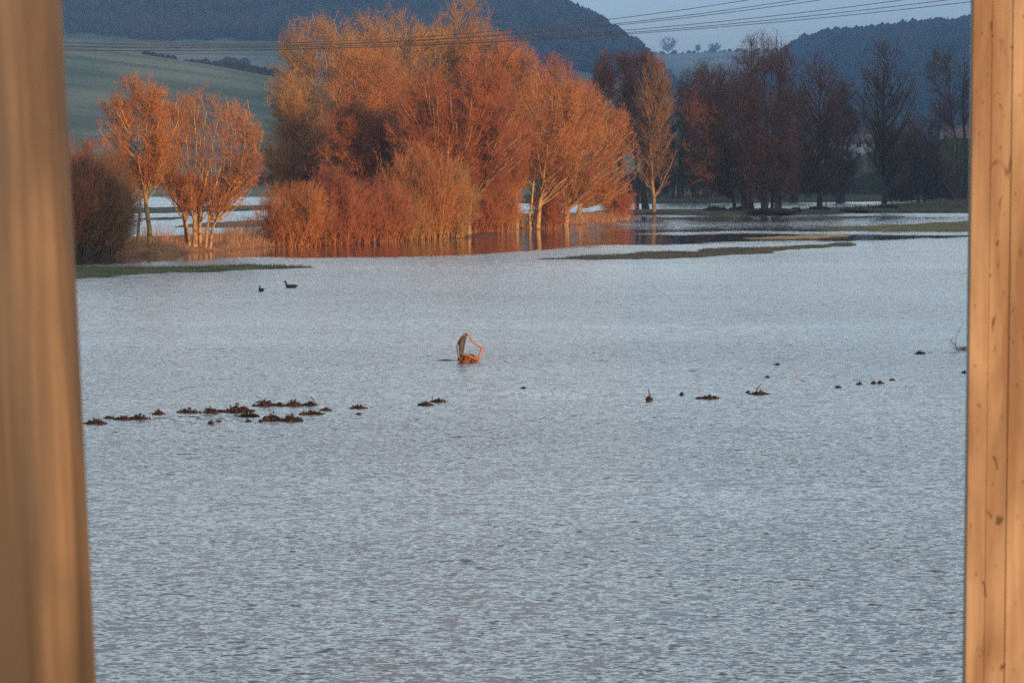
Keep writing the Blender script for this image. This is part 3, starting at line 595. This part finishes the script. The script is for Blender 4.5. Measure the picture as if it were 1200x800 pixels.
# driftwood and root mounds at the feet of the right row
def mound(x, y, w, h, label, seed, n=40):
    rs = np.random.RandomState(seed); wx_, wy_ = at(x, y, .1); s = wy_/F; W = w*s/2; Hh = h*s; mb = MB()
    V0, T0 = ICO; V = V0*(1+.5*(rs.rand(len(V0), 1)-.5))*np.array([W, W*.7, Hh*.8]); mb.add(V+np.array([0, 0, .05]), T0)
    for i in range(n):
        a = rs.rand()*6.28; r = rs.rand()**.5; c = np.array([math.cos(a)*r*W*1.1, math.sin(a)*r*W*.8, Hh*.5*(1-r)]); d = rs.normal(size=3); d[2] = abs(d[2])*.7; d /= np.linalg.norm(d); l = rs.uniform(.2, .8)*min(W, 1.6)
        mb.tube([c-d*l*.3, c+d*l*.3+rs.normal(size=3)*.05*l, c+d*l*.7], [.05, .04, .015], 4)
    o = mb.build('root_mound', M['debris'], loc=(wx_, wy_, max(.0, float(ground_h(np.array([wx_]), np.array([wy_]))[0][0])))); return tag(o, label, 'debris', 'mounds of roots and driftwood by the right row')
for i, (x, y, w, h, l) in enumerate([(740, 251, 24, 2.5, 'low driftwood heap left of the lit single tree'), (767, 250.5, 22, 3, 'small root mound at the foot of the lit single tree'), (838, 249.5, 30, 5, 'pile of branches left of the forked foot'), (868, 249, 26, 5, 'root mound under the forked foot'), (905, 251, 56, 6, 'widest root mound, under the bundle of trunks'), (932, 250, 14, 4, 'small dark heap right of the bundle of trunks'), (960, 248, 24, 4, 'root mound under the tree with the reddish foot'), (1000, 248.5, 40, 3.5, 'flat driftwood heap left of the lone grey tree'), (1036, 247, 34, 5, 'root mound under the lone grey tree')]):
    mound(x, y, w, h, l, 70+i)
def sapling(x, y, top, label, seed):
    rs = np.random.RandomState(seed); wx_, wy_ = at(x, y, .1); H = atY(x, top, wy_)[2]; e = empty('sapling', (wx_, wy_, -.05), label, 'sapling', 'young stems standing in the flood'); mb = MB()
    P = np.array([[rs.normal()*.02*i, 0, H*i/6] for i in range(7)]); mb.tube(P, np.linspace(.06, .02, 7), 6); mb.build('stem', bd, e)
    cb = MB(); B2, R2 = grow(rs, P[None], np.linspace(.06, .02, 7)[None], 14, H*.4, (.3, .8), .4, 3, .018, .4, 1); cb.add(*tubes(B2, R2, 3)); B3, R3 = grow(rs, B2, R2, 5, .35, (.3, .8), .3, 1, .01); cb.add(*cones(B3, .009)); cb.build('crown', td, e)
    kb = MB(); V0, T0 = ICO; kb.add(V0*(1+.3*(rs.rand(len(V0), 1)-.5))*np.array([.28, .25, .2])+np.array([0, 0, .1]), T0); kb.build('root_clump', M['debris'], e)
sapling(968, 245.5, 205, 'young stem with a dark clump at its foot, nearer the reddish-footed tree', 91)
sapling(980, 245, 200, 'young stem with a dark clump at its foot, right one of two', 92)

# ------------------------------------------------------------------ buildings far right
M['wall'] = noise_mat('white render', (.50, .50, .48), (.62, .61, .58), .8); M['roof'] = noise_mat('old red tiles', (.12, .055, .042), (.18, .085, .06), 2)
M['glass'] = noise_mat('dark window glass', (.03, .035, .04), (.05, .055, .06), 1, rough=.15, spec=.5); M['board'] = noise_mat('dark boards', (.035, .03, .027), (.07, .055, .045), 2, stretch=(6, 1, 1))
def house(x, ybase, Y, w, d, hw_, hr, label, nwin, rows, wall, name='house', rz=0):
    X, _, _ = atY(x, ybase, Y); gz = float(ground_h(np.array([X]), np.array([Y]))[0][0])-.2; e = empty(name, (X, Y, gz), label, 'house' if name == 'house' else 'shed', rz=rz)
    V = [(-w/2, -d/2, 0), (w/2, -d/2, 0), (w/2, d/2, 0), (-w/2, d/2, 0), (-w/2, -d/2, hw_), (w/2, -d/2, hw_), (w/2, d/2, hw_), (-w/2, d/2, hw_), (-w/2, 0, hw_+hr), (w/2, 0, hw_+hr)]
    meshobj('wall', V, [[(0, 1, 5, 4), (1, 2, 6, 5), (2, 3, 7, 6), (3, 0, 4, 7)], [(5, 6, 9), (7, 4, 8)]], wall, e)
    o = .4; k = hr/(d/2); mb = MB()
    for sg in (-1, 1):
        a = [(-w/2-o, sg*(d/2+o), hw_-o*k+.06), (w/2+o, sg*(d/2+o), hw_-o*k+.06), (w/2+o, 0, hw_+hr+.06), (-w/2-o, 0, hw_+hr+.06)]; b = [(p[0], p[1], p[2]+.15) for p in a]
        q = [(0, 1, 2, 3), (7, 6, 5, 4), (0, 4, 5, 1), (1, 5, 6, 2), (2, 6, 7, 3), (3, 7, 4, 0)]; mb.add(a+b, q)
    rf = mb.build('roof', M['roof'] if name == 'house' else M['board'], e)
    if name == 'house': c = box_mesh('chimney', (w*.2, -.35, hw_+hr-.6), (w*.2+.7, .35, hw_+hr+.9), M['roof'], rf)
    for r in range(rows):
        for i in range(nwin):
            xx = -w/2+w*(i+.5)/nwin; zz = 1.0+r*2.8; f = MB()
            for (a, b) in (((xx-.6, zz), (xx-.5, zz+1.4)), ((xx+.5, zz), (xx+.6, zz+1.4)), ((xx-.5, zz), (xx+.5, zz+.1)), ((xx-.5, zz+1.3), (xx+.5, zz+1.4))):
                lo = (a[0], -d/2-.06, a[1]); hi = (b[0], -d/2-.003, b[1]); Vv = [(p, q_, r_) for p in (lo[0], hi[0]) for q_ in (lo[1], hi[1]) for r_ in (lo[2], hi[2])]; f.add(Vv, [(0, 1, 3, 2), (4, 6, 7, 5), (0, 4, 5, 1), (2, 3, 7, 6), (0, 2, 6, 4), (1, 5, 7, 3)])
            wn_ = f.build('window', M['board'], e); box_mesh('pane', (xx-.5, -d/2-.03, zz+.1), (xx+.5, -d/2-.004, zz+1.3), M['glass'], wn_)
    return e
house(1004, 209, 660, 8, 7, 5.0, 2.2, 'white house glimpsed between the dark trees of the right row', 3, 2, M['wall'])
house(1128, 205, 700, 12, 9, 5, 4.2, 'pale house with a red tiled roof behind the curved trunks by the right post', 4, 2, M['wall'], rz=.15)
house(1056, 236, 338, 2.6, 2.4, 1.7, .5, 'small dark board hut right of the lone grey tree', 0, 0, M['board'], name='hut')

# ------------------------------------------------------------------ overhead cables
M['cable'] = noise_mat('weathered cable', (.05, .045, .042), (.09, .08, .075), 1, rough=.6)
cabs = [([(75, 49), (360, 50), (560, 40), (700, 22.5), (883, 0)], 'topmost'), ([(75, 50.5), (360, 51.5), (560, 44), (729, 26.5), (935, 0)], 'second from the top'), ([(75, 54), (360, 52.5), (560, 45.5), (729, 28), (964, 0)], 'third from the top'),
        ([(75, 55), (360, 54.5), (560, 48), (700, 38.5), (1059, 0)], 'fourth from the top'), ([(75, 58.5), (360, 56.5), (560, 50), (720, 40), (1110, 0)], 'fifth from the top'), ([(75, 59.5), (360, 57), (560, 51), (700, 42.5), (1140, 2)], 'lowest')]
for pts, nm in cabs:
    px = np.array([p[0] for p in pts], float); py = np.array([p[1] for p in pts], float); co = np.polyfit(px, py, 3 if False else 2)
    P = []
    for x in np.linspace(-260, 1500, 50):
        Yd = np.interp(x, [-260, 1500], [168, 112]); P.append(atY(x, np.polyval(co, x) if px[0] <= x <= px[-1] else np.polyval(co, np.clip(x, px[0], px[-1]))+(np.polyval(np.polyder(co), np.clip(x, px[0], px[-1])))*(x-np.clip(x, px[0], px[-1])), Yd))
    mb = MB(); mb.tube(P, .017, 6); tag(mb.build('overhead_cable', M['cable']), nm+' of the six thin cables crossing the sky and the clump', 'cable', 'overhead cables')

# ------------------------------------------------------------------ bent frame in the water
M['rim'] = noise_mat('weathered orange plastic', (.30, .11, .035), (.44, .19, .07), 12, rough=.5); M['panel'] = noise_mat('shade-darkened grey mesh panel', (.035, .034, .034), (.08, .075, .07), 30, rough=.6, stretch=(1, 1, .2))  # panel grey is darkened in colour to stand in for its shaded side
def bent_frame():
    fx, fy = at(548, 424); s = fy/F
    e = empty('bent_frame', (fx, fy, 0), 'bent orange hoop with a grey panel on a clump of reeds in open water', 'wreckage')
    def p(x, y, d=0): return ((x-548)*s, d, (424-y)*s*1.01)
    def band(pts, w, t, name, mat, par):
        P = np.array(pts, float); n = 28; t_ = np.linspace(0, len(P)-1, n); Q = np.stack([np.interp(t_, np.arange(len(P)), P[:, i]) for i in range(3)], 1)
        for _ in range(3): Q[1:-1] = (Q[:-2]+2*Q[1:-1]+Q[2:])/4
        T = np.gradient(Q, axis=0); T /= np.linalg.norm(T, axis=1, keepdims=True); Yv = np.array([0, 1., 0]); Nn = np.cross(T, Yv); Nn /= np.linalg.norm(Nn, axis=1, keepdims=True)
        w = np.interp(np.linspace(0, 1, n), np.linspace(0, 1, len(w)), w); t = np.interp(np.linspace(0, 1, n), np.linspace(0, 1, len(t)), t)
        th = np.linspace(0, 2*np.pi, 9)[:-1]; ring = [Q+Nn*(t*math.cos(a))[:, None]+Yv*(w*math.sin(a))[:, None] for a in th]; V = np.stack(ring, 1).reshape(-1, 3); idx = np.arange(n*8).reshape(n, 8)
        F_ = np.stack([idx[:-1], np.roll(idx[:-1], -1, 1), np.roll(idx[1:], -1, 1), idx[1:]], -1).reshape(-1, 4); mb = MB(); mb.add(V, F_, [list(range(8))], [list(range(n*8-1, n*8-9, -1))]); return mb.build(name, mat, par, True)
    band([p(537.5, 423, -.06), p(537, 416, -.05), p(535.3, 408), p(536, 402), p(539.5, 396), p(544, 391.5), p(547.5, 390.5)], [.05, .045, .04, .04, .04], [.013, .014, .014, .013, .012], 'rim', M['panel'], e)
    band([p(547, 390.6), p(549.5, 393), p(553, 399), p(559, 404), p(564.5, 407.5, .02)], [.04, .045, .045, .055], [.018, .02, .022, .03], 'arm', M['rim'], e)
    band([p(564.8, 407, .02), p(563.5, 412, .02), p(561.5, 418, 0), p(559.5, 424, 0)], [.05, .05, .045], [.032, .028, .022], 'arm', M['rim'], e)
    # panel: leaf-shaped sheet inside the left half of the hoop
    L = [p(539, 419), p(537.6, 411), p(537.8, 406), p(536.6, 402), p(540, 396), p(547.3, 391)]; Rr_ = [p(543, 420, .05), p(543.3, 413, .05), p(544.5, 406, .06), p(545.3, 401, .05), p(546.6, 396, .03), p(548, 391.6)]
    mb = MB(); n = len(L); V = []
    for j, dy in enumerate((-.006, .006)):
        for a, b in zip(L, Rr_): V += [(a[0], a[1]+dy, a[2]), ((a[0]+b[0])/2, (a[1]+b[1])/2+dy-.03, (a[2]+b[2])/2), (b[0], b[1]+dy, b[2])]
    q = []
    for j in range(2):
        o = j*n*3
        for i in range(n-1):
            for c in range(2): k = [o+i*3+c, o+i*3+c+1, o+i*3+c+4, o+i*3+c+3]; q.append(k if j == 0 else k[::-1])
    for i in range(n-1): q.append([i*3+2, n*3+i*3+2, n*3+i*3+5, i*3+5]); q.append([i*3+3, n*3+i*3+3, n*3+i*3, i*3])
    mb.add(V, q); mb.build('panel', M['panel'], e, True)
    rs = np.random.RandomState(8); cb = MB(); V0, T0 = ICO; cb.add(V0*(1+.35*(rs.rand(len(V0), 1)-.5))*np.array([.22, .13, .17])+np.array([.02, .02, .03]), T0)
    for i in range(260):
        a = rs.rand()*3.14; r = rs.rand()**.5*.26; c = np.array([math.cos(a)*r, rs.uniform(-.14, .1), .17*math.sin(a)*rs.rand()**.3]); d = np.array([rs.normal()*1.0, rs.normal()*.4, -.35+rs.normal()*.25]); d /= np.linalg.norm(d); l = rs.uniform(.06, .2)
        cb.tube([c-d*l*.5, c+rs.normal(size=3)*.008, c+d*l*.5], [.007, .006, .003], 3)
    cb.build('reed_clump', M['clump'], e)
    bb = MB(); bb.tube([p(541, 415, -.14), p(550, 416, -.15), p(558, 421, -.15)], [.014, .018, .012], 6); bb.build('branch', M['rim'], e)
    return e
M['clump'] = noise_mat('matted dead reeds', (.20, .075, .028), (.40, .17, .065), 9, c3=(.07, .03, .015), scale3=14)
bent_frame()
sx, sy = at(521, 422.5); mb = MB(); mb.tube([(-.3, 0, -.01), (-.1, 0, .012), (.05, .01, .02), (.3, 0, .0)], [.008, .014, .018, .008], 6)
tag(mb.build('floating_stick', M['stick'], loc=(sx, sy, 0)), 'thin dark stick floating just left of the bent orange hoop', 'stick')

# ------------------------------------------------------------------ ducks
M['duck_dark'] = noise_mat('dark plumage', (.018, .014, .012), (.05, .038, .03), 25); M['bill'] = noise_mat('bill', (.16, .11, .04), (.24, .17, .06), 30, rough=.4); M['breast'] = noise_mat('pale flank', (.10, .08, .065), (.18, .15, .12), 30)
def duck(x, y, rz, label, k=1.0):
    X, Yy = at(x, y); e = empty('duck', (X, Yy, 0), label, 'duck', 'ducks on the flood', rz)
    # one loft from tail to head along x (faces -x)
    P = np.array([(.27, 0, .085), (.22, 0, .07), (.14, 0, .05), (.04, 0, .04), (-.07, 0, .045), (-.14, 0, .06), (-.175, 0, .10), (-.185, 0, .15), (-.19, 0, .19), (-.205, 0, .215), (-.225, 0, .235), (-.245, 0, .222), (-.26, 0, .215)])*k
    a = np.array([.006, .03, .07, .085, .085, .065, .042, .032, .03, .034, .036, .026, .008])*k; b = np.array([.006, .035, .085, .105, .10, .075, .042, .03, .028, .032, .033, .024, .008])*k
    T = np.gradient(P, axis=0); T /= np.linalg.norm(T, axis=1, keepdims=True); B = np.array([0, 1., 0]); Nn = np.cross(T, B); n = len(P); th = np.linspace(0, 2*np.pi, 13)[:-1]
    V = np.stack([P+Nn*(a*math.cos(t))[:, None]+B*(b*math.sin(t))[:, None] for t in th], 1).reshape(-1, 3); idx = np.arange(n*12).reshape(n, 12)
    Q = np.stack([idx[:-1], np.roll(idx[:-1], -1, 1), np.roll(idx[1:], -1, 1), idx[1:]], -1).reshape(-1, 4); mb = MB(); mb.add(V, Q, [list(range(12))], [list(range(n*12-1, n*12-13, -1))]); mb.build('body', M['duck_dark'], e, True)
    bl = MB(); bl.tube(np.array([(-.25, 0, .218), (-.275, 0, .208), (-.305, 0, .203)])*k, np.array([.014, .012, .010])*k, 6); bl.build('bill', M['bill'], e, True)
    for sg in (-1, 1):
        w = MB(); Vw = ICO[0]*np.array([.14, .018, .045])*k+np.array([.06, sg*.092, .085])*k; w.add(Vw, ICO[1]); w.build('wing', M['breast'], e, True)
        ey = MB(); ey.add(ICO[0]*.005*k+np.array([-.228, sg*.030, .242])*k, ICO[1]); ey.build('eye', M['glass'], e)
duck(306, 341, R_(80), 'small dark duck seen end-on, left of two on the open water', .9)
duck(341, 337, R_(-6), 'dark duck seen from the side heading left, right of two on the open water', 1.05)

# ------------------------------------------------------------------ floating debris
DG = 'floating clumps of plant debris'
def clump(x0, x1, ytop, ybot, label, seed, leaves=1.0, stick=None, name='debris_clump', mat=None, lush=.5):
    rs = np.random.RandomState(seed); X, Yy = at((x0+x1)/2, ybot-.6); s = Yy/F; W = (x1-x0)*s; Hh = max(.03, (ybot-ytop)*s*.9); D = max(W*.3, .05); mb = MB()
    nb = max(1, int(W/.12)); V0, T0 = ICO
    for i in range(nb):
        cx = -W/2+W*(i+.5)/nb+rs.normal()*.02; hh = Hh*rs.uniform(.10, .62)*math.sin(math.pi*(i+.5)/nb)**.5; mb.add(V0*(1+.7*(rs.rand(len(V0), 1)-.5))*np.array([W/nb*.62, D*.4, hh])+np.array([cx, rs.normal()*D*.15, 0]), T0)
    n = int(90*leaves*(1+W*2.5))
    for i in range(n):
        u_ = np.clip(rs.normal()*.24+.12*math.sin(seed), -.55, .55); c = np.array([u_*W, rs.normal()*D*.3, rs.rand()**1.4*Hh*(1-1.5*abs(u_))*(.5+.5*math.sin(seed*3+u_*14)**2)+.005]); d = rs.normal(size=3); d[2] = d[2]*.55+.15; d /= np.linalg.norm(d); l = rs.uniform(.015, .06)
        if rs.rand() < .55: mb.tube([c-d*l, c+d*l], [.005, .002], 3)
        else:
            u = np.cross(d, rs.normal(size=3)); u /= np.linalg.norm(u)+1e-9; w = l*.45; nn = np.cross(d, u)*.004; q = [c-d*l*.6, c+u*w, c+d*l*.6, c-u*w]; mb.add([p-nn for p in q]+[p+nn for p in q], [(0, 1, 2, 3), (7, 6, 5, 4), (0, 4, 5, 1), (1, 5, 6, 2), (2, 6, 7, 3), (3, 7, 4, 0)])
    if stick:
        for (ax, ay, bx, by, r) in stick:
            m_ = (x0+x1)/2; mb.tube([((ax-m_)*s, 0, (ybot-ay)*s), (((ax+bx)/2-m_)*s, .02, (ybot-(ay+by)/2)*s+.01), ((bx-m_)*s, .03, (ybot-by)*s)], [r, r*.8, r*.5], 5)
    o = mb.build(name, mat or M['debris'], loc=(X, Yy, 0)); tag(o, label, 'debris', DG)
cl = [(99, 124, 488, 497, 'leftmost brown clump, touching the edge of the left post', None), (122, 132, 487.5, 490.5, 'tiny fleck just right of the leftmost clump', None), (134, 154, 486, 492, 'flat dark clump between the leftmost clump and the orange-brown one', None),
 (153, 175, 483, 491.5, 'orange-brown leafy clump, third sizeable one from the left post', None), (180, 192, 479, 486, 'small lone pointed clump before the first long raft', [(180, 481, 186, 484, .006)]), (209, 236, 476, 484, 'ragged left end of the first long raft', [(212, 481, 214, 474, .006)]),
 (235, 257, 475, 484, 'rounded middle clump of the first long raft with an orange fleck', None), (257, 296, 470, 483, 'big peaked right end of the first long raft', None), (297, 322, 464.5, 476, 'clump with a slanting twig starting the upper raft', [(299, 464, 307, 469, .007)]),
 (321, 335, 471, 476, 'low thin bridge of the upper raft', None), (334, 356, 466, 476, 'domed clump in the middle of the upper raft', None), (355, 373, 469, 475.5, 'right end of the upper raft with an upright forked twig', [(364, 465, 371, 474, .009), (365, 465, 366, 470, .006)]),
 (281, 302, 481, 488.5, 'loose bits between the upper and lower rafts', None), (311, 327, 480, 493, 'tall dark left end of the lower raft', [(320, 484, 321, 479, .007)]), (326, 353, 483, 494, 'big brown matted clump of the lower raft', None),
 (352, 379, 479, 486, 'thin right tail of the lower raft', [(356, 484, 355, 478, .007)]), (377, 388, 477, 481.5, 'small oval clump at the right tip of the lower raft', None), (245, 250, 491.5, 497.5, 'single round brown lump below the first long raft', None),
 (254, 259, 492.5, 494.5, 'fleck beside the round brown lump', None), (288, 294, 491, 494.5, 'small dark bit below the loose bits', None), (303, 308, 491, 494.5, 'small dark bit left of the lower raft', None), (411, 429, 473.5, 479, 'isolated twiggy clump right of the rafts', [(411.5, 474, 415, 478, .006)]),
 (418, 423, 484, 486, 'tiny speck under the isolated twiggy clump', None), (491, 507, 469, 475.5, 'pointed clump below the bent hoop', [(506.5, 464.5, 506.8, 471, .009)]), (505, 523, 466, 471.5, 'thin twiggy tail on the pointed clump', None),
 (610, 616, 453, 455.5, 'tiny speck right below the bent hoop', None), (757.5, 764, 457, 470, 'upright spiky dark snag right of the middle', [(760, 457, 762, 469, .012), (759, 463, 761, 469, .008)]), (796.5, 801, 458, 463.5, 'small dark knob right of the spiky snag', None),
 (817, 844, 461.5, 467.5, 'flat brown clump between the knob and the clump with the raised stick', None), (880, 902, 456.5, 462.5, 'dark clump with a raised slanting stick', [(886, 458, 892.5, 450, .012)]), (875, 879, 458, 460.5, 'speck left of the clump with the raised stick', None),
 (907, 913, 425, 428, 'speck with thin curled stems above the raised stick', [(911, 425, 907, 421, .004), (913, 427, 919, 421, .004)]), (897, 901, 440, 443, 'tiny speck below the curled stems', None), (979, 985, 451.5, 454.5, 'small speck left of the right-hand scatter', None), (1004, 1010, 446, 451, 'left pointed bit of the right-hand scatter', None),
 (1021, 1027, 444.5, 450, 'middle dark bit of the right-hand scatter', None), (1028.5, 1034, 445.5, 450, 'right dark bit of the right-hand scatter', None), (1043, 1048, 443.5, 446, 'last speck of the right-hand scatter', None), (1127, 1132, 434, 437.5, 'dark bit at the edge of the right post', None),
 (1073, 1083, 411, 415, 'hump-shaped dark bit left of the curled orange twigs', [(1075, 411, 1074, 415, .008), (1079, 411, 1084, 413.5, .007)])]
for i, (a, b, c, d, l, st) in enumerate(cl): clump(a, b, c, d, l, 340+i, 1.0 if b-a > 8 else .3, st)
def stickobj(pts, r, label, mat='stick', name='floating_stick'):
    X, Yy = at(pts[0][0], pts[0][1]); s = Yy/F; mb = MB(); mb.tube([((x-pts[0][0])*s, .01*i, (pts[0][1]-y)*s) for i, (x, y) in enumerate(pts)], np.linspace(r, r*.5, len(pts)), 6)
    tag(mb.build(name, M[mat], loc=(X, Yy, -.004)), label, 'stick', 'sticks in the flood')
stickobj([(934, 441), (933, 436), (931, 430.5)], .012, 'short upright stick standing alone right of the raised-stick clump', 'rim')
stickobj([(806, 434.6), (816, 433.3), (822, 431)], .010, 'low slanting stick with a pale tip above the flat brown clump')
stickobj([(969, 440.8), (977, 440.2), (982, 439)], .010, 'thin horizontal stick above the right-hand scatter')
def twigs():
    X, Yy = at(1126, 411); s = Yy/F; e = empty('twig_tuft', (X, Yy, 0), 'tuft of curled orange twigs beside the right post', 'twigs'); mb = MB(); rs = np.random.RandomState(4)
    def p(x, y, d=0): return ((x-1126)*s, d, (411-y)*s)
    mb.tube([p(1120, 410), p(1126, 409), p(1133, 409.5)], [.012, .022, .016], 6)
    for i in range(30):
        c = np.array(p(rs.uniform(1119, 1134), rs.uniform(406, 410), rs.normal()*.05)); d = rs.normal(size=3)*np.array([.09, .05, .03]); mb.tube([c-d, c+d], [.006, .003], 3)
    mb.build('stem', M['clump'], e)
    t = MB()
    for pts in ([(1122, 408), (1119, 404), (1114.5, 400), (1113, 395)], [(1121, 407), (1118, 406), (1112, 406.5), (1110, 409)], [(1116, 402), (1115, 398), (1117, 394)], [(1120, 406), (1119, 398), (1122, 390), (1129, 377)], [(1119, 404), (1113, 403), (1112, 398)]):
        t.tube([p(*q) for q in pts], np.linspace(.009, .003, len(pts)), 4)
    t.build('twig', M['rim'], e)
twigs()

# ------------------------------------------------------------------ posts and the footbridge they stand on
def wood_mat(name, c1, c2, dark, sc_=1.0, spots=.0, grey=None):
    m, N, L, P = newmat(name); tc = N.new('ShaderNodeTexCoord')
    def nz(scale, st, d=6, dist=0):
        mp = N.new('ShaderNodeMapping'); mp.inputs['Scale'].default_value = st; L.new(tc.outputs['Object'], mp.inputs[0]); n = N.new('ShaderNodeTexNoise'); n.inputs['Scale'].default_value = scale; n.inputs['Detail'].default_value = d; n.inputs['Distortion'].default_value = dist; L.new(mp.outputs[0], n.inputs['Vector']); return n.outputs[0]
    def ramp(src, lo, hi, a, b):
        r = N.new('ShaderNodeValToRGB'); r.color_ramp.elements[0].position = lo; r.color_ramp.elements[1].position = hi; r.color_ramp.elements[0].color = (*a, 1); r.color_ramp.elements[1].color = (*b, 1); L.new(src, r.inputs[0]); return r.outputs[0]
    g = ramp(nz(60*sc_, (1, 1, .035), 7 if spots else 2.5, .3), .33 if spots else .36, .68 if spots else .62, c1, c2); W = (0, 0, 0); O = (1, 1, 1)
    def mix(f, a, b):
        x = N.new('ShaderNodeMixRGB'); L.new(f, x.inputs[0]); L.new(a, x.inputs[1])
        if isinstance(b, tuple): x.inputs[2].default_value = (*b, 1)
        else: L.new(b, x.inputs[2])
        return x.outputs[0]
    st = ramp(nz(9, (1, 1, .22), 6, .5), .42, .60, W, (.85, .85, .85)); g = mix(st, g, dark)
    if grey: g = mix(ramp(nz(5, (1, 1, .12), 4), .50, .62, W, O), g, grey)
    if spots:
        g = mix(ramp(nz(70, (1, 1, .38), 3, .6), .65, .69, W, (spots,)*3), g, tuple(c*.4 for c in dark))
        g = mix(ramp(nz(26, (1, 1, .30), 3, 1.2), .69, .73, W, (spots*.8,)*3), g, tuple(c*.55 for c in dark))
    L.new(g, P.inputs['Base Color']); P.inputs['Roughness'].default_value = .75; P.inputs['Specular IOR Level'].default_value = .3
    b = N.new('ShaderNodeBump'); b.inputs['Strength'].default_value = .5; b.inputs['Distance'].default_value = .002; L.new(nz(60*sc_, (1, 1, .035), 7, .3), b.inputs['Height']); L.new(b.outputs[0], P.inputs['Normal']); return m
M['wood_near'] = wood_mat('weathered grey brown timber', (.045, .036, .028), (.175, .128, .085), (.05, .040, .032), .6, 0, (.085, .078, .070))
M['wood_lam'] = wood_mat('yellow laminated timber', (.28, .205, .13), (.38, .285, .185), (.16, .095, .052), 1, .85)
M['plank'] = wood_mat('bridge planks', (.22, .16, .11), (.34, .25, .17), (.12, .09, .06), .6)
DECK = 3.35
def bevbox(name, lo, hi, mat, parent, bev=.004, seg=2):
    bm = bmesh.new(); bmesh.ops.create_cube(bm, size=1)
    for v in bm.verts: v.co = Vector([(lo[i]+hi[i])/2+v.co[i]*(hi[i]-lo[i]) for i in range(3)])
    bmesh.ops.bevel(bm, geom=bm.edges[:], offset=bev, segments=seg, affect='EDGES', profile=.5)
    me = bpy.data.meshes.new(name); bm.to_mesh(me); bm.free(); me.materials.append(mat); o = bpy.data.objects.new(name, me); col.objects.link(o); o.parent = parent; return o
# left post: heavy round-edged timber, close to the lens
YL = 2.6
xt = atY(73, 0, YL); xb = atY(113, 800, YL); lean = math.atan2(xb[0]-xt[0], xt[2]-xb[2])
xd = xb[0]+(xb[0]-xt[0])/(xt[2]-xb[2])*(xb[2]-DECK)
e = empty('timber_post', (xd, YL, DECK), 'blurred brown timber post filling the left edge, leaning slightly left', 'post'); e.rotation_euler = (0, -lean, R_(9.5))
def round_post(name, w, d, z1, mat, par):
    bm = bmesh.new(); bmesh.ops.create_cube(bm, size=1)
    for v in bm.verts: v.co = Vector((-w/2+v.co.x*w, d/2+v.co.y*d, z1/2+v.co.z*z1))
    ed = [x for x in bm.edges if abs(x.verts[0].co.z-x.verts[1].co.z) > 1]; bmesh.ops.bevel(bm, geom=ed, offset=.045, segments=8, affect='EDGES', profile=.5)
    me = bpy.data.meshes.new(name); bm.to_mesh(me); bm.free(); [setattr(p, 'use_smooth', True) for p in me.polygons]; me.materials.append(mat); o = bpy.data.objects.new(name, me); col.objects.link(o); o.parent = par
round_post('beam', .20, .18, 2.9, M['wood_near'], e); bevbox('foot_plate', (-.26, -.05, .0), (.06, .25, .012), M['cable'], e)
# right post: laminated timber
YR = 5.0
xt = atY(1141, 0, YR); xb = atY(1131, 800, YR); lean = math.atan2(xb[0]-xt[0], xt[2]-xb[2]); xd = xb[0]+(xb[0]-xt[0])/(xt[2]-xb[2])*(xb[2]-DECK)
e = empty('timber_post', (xd, YR, DECK), 'sunlit yellow laminated timber post with dark flecks filling the right edge', 'post'); e.rotation_euler = (0, -lean, R_(-8))
xx = 0
for i, w in enumerate((.036, .040, .046, .044)):
    o = bevbox('lamella', (xx, .002*(i % 2), .0), (xx+w-.0006, .15, 2.9), M['wood_lam'], e, .0012); xx += w
bevbox('foot_plate', (-.05, -.05, -.012), (.22, .2, .0), M['cable'], e)
br = empty('footbridge', (0, 0, DECK), 'plank footbridge the two posts stand on', 'bridge')
bevbox('beam', (-3.5, -1.2, -.40), (-3.3, 5.35, -.06), M['plank'], br); bevbox('beam', (3.3, -1.2, -.40), (3.5, 5.35, -.06), M['plank'], br)
bevbox('deck', (-3.6, -1.25, -.058), (3.6, 5.4, -.014), M['plank'], br)
for x in (-3.4, 3.4):
    for y in (-1, 5.2): bevbox('pile', (x-.14, y-.14, -4.2), (x+.14, y+.14, -.402), M['plank'], br)
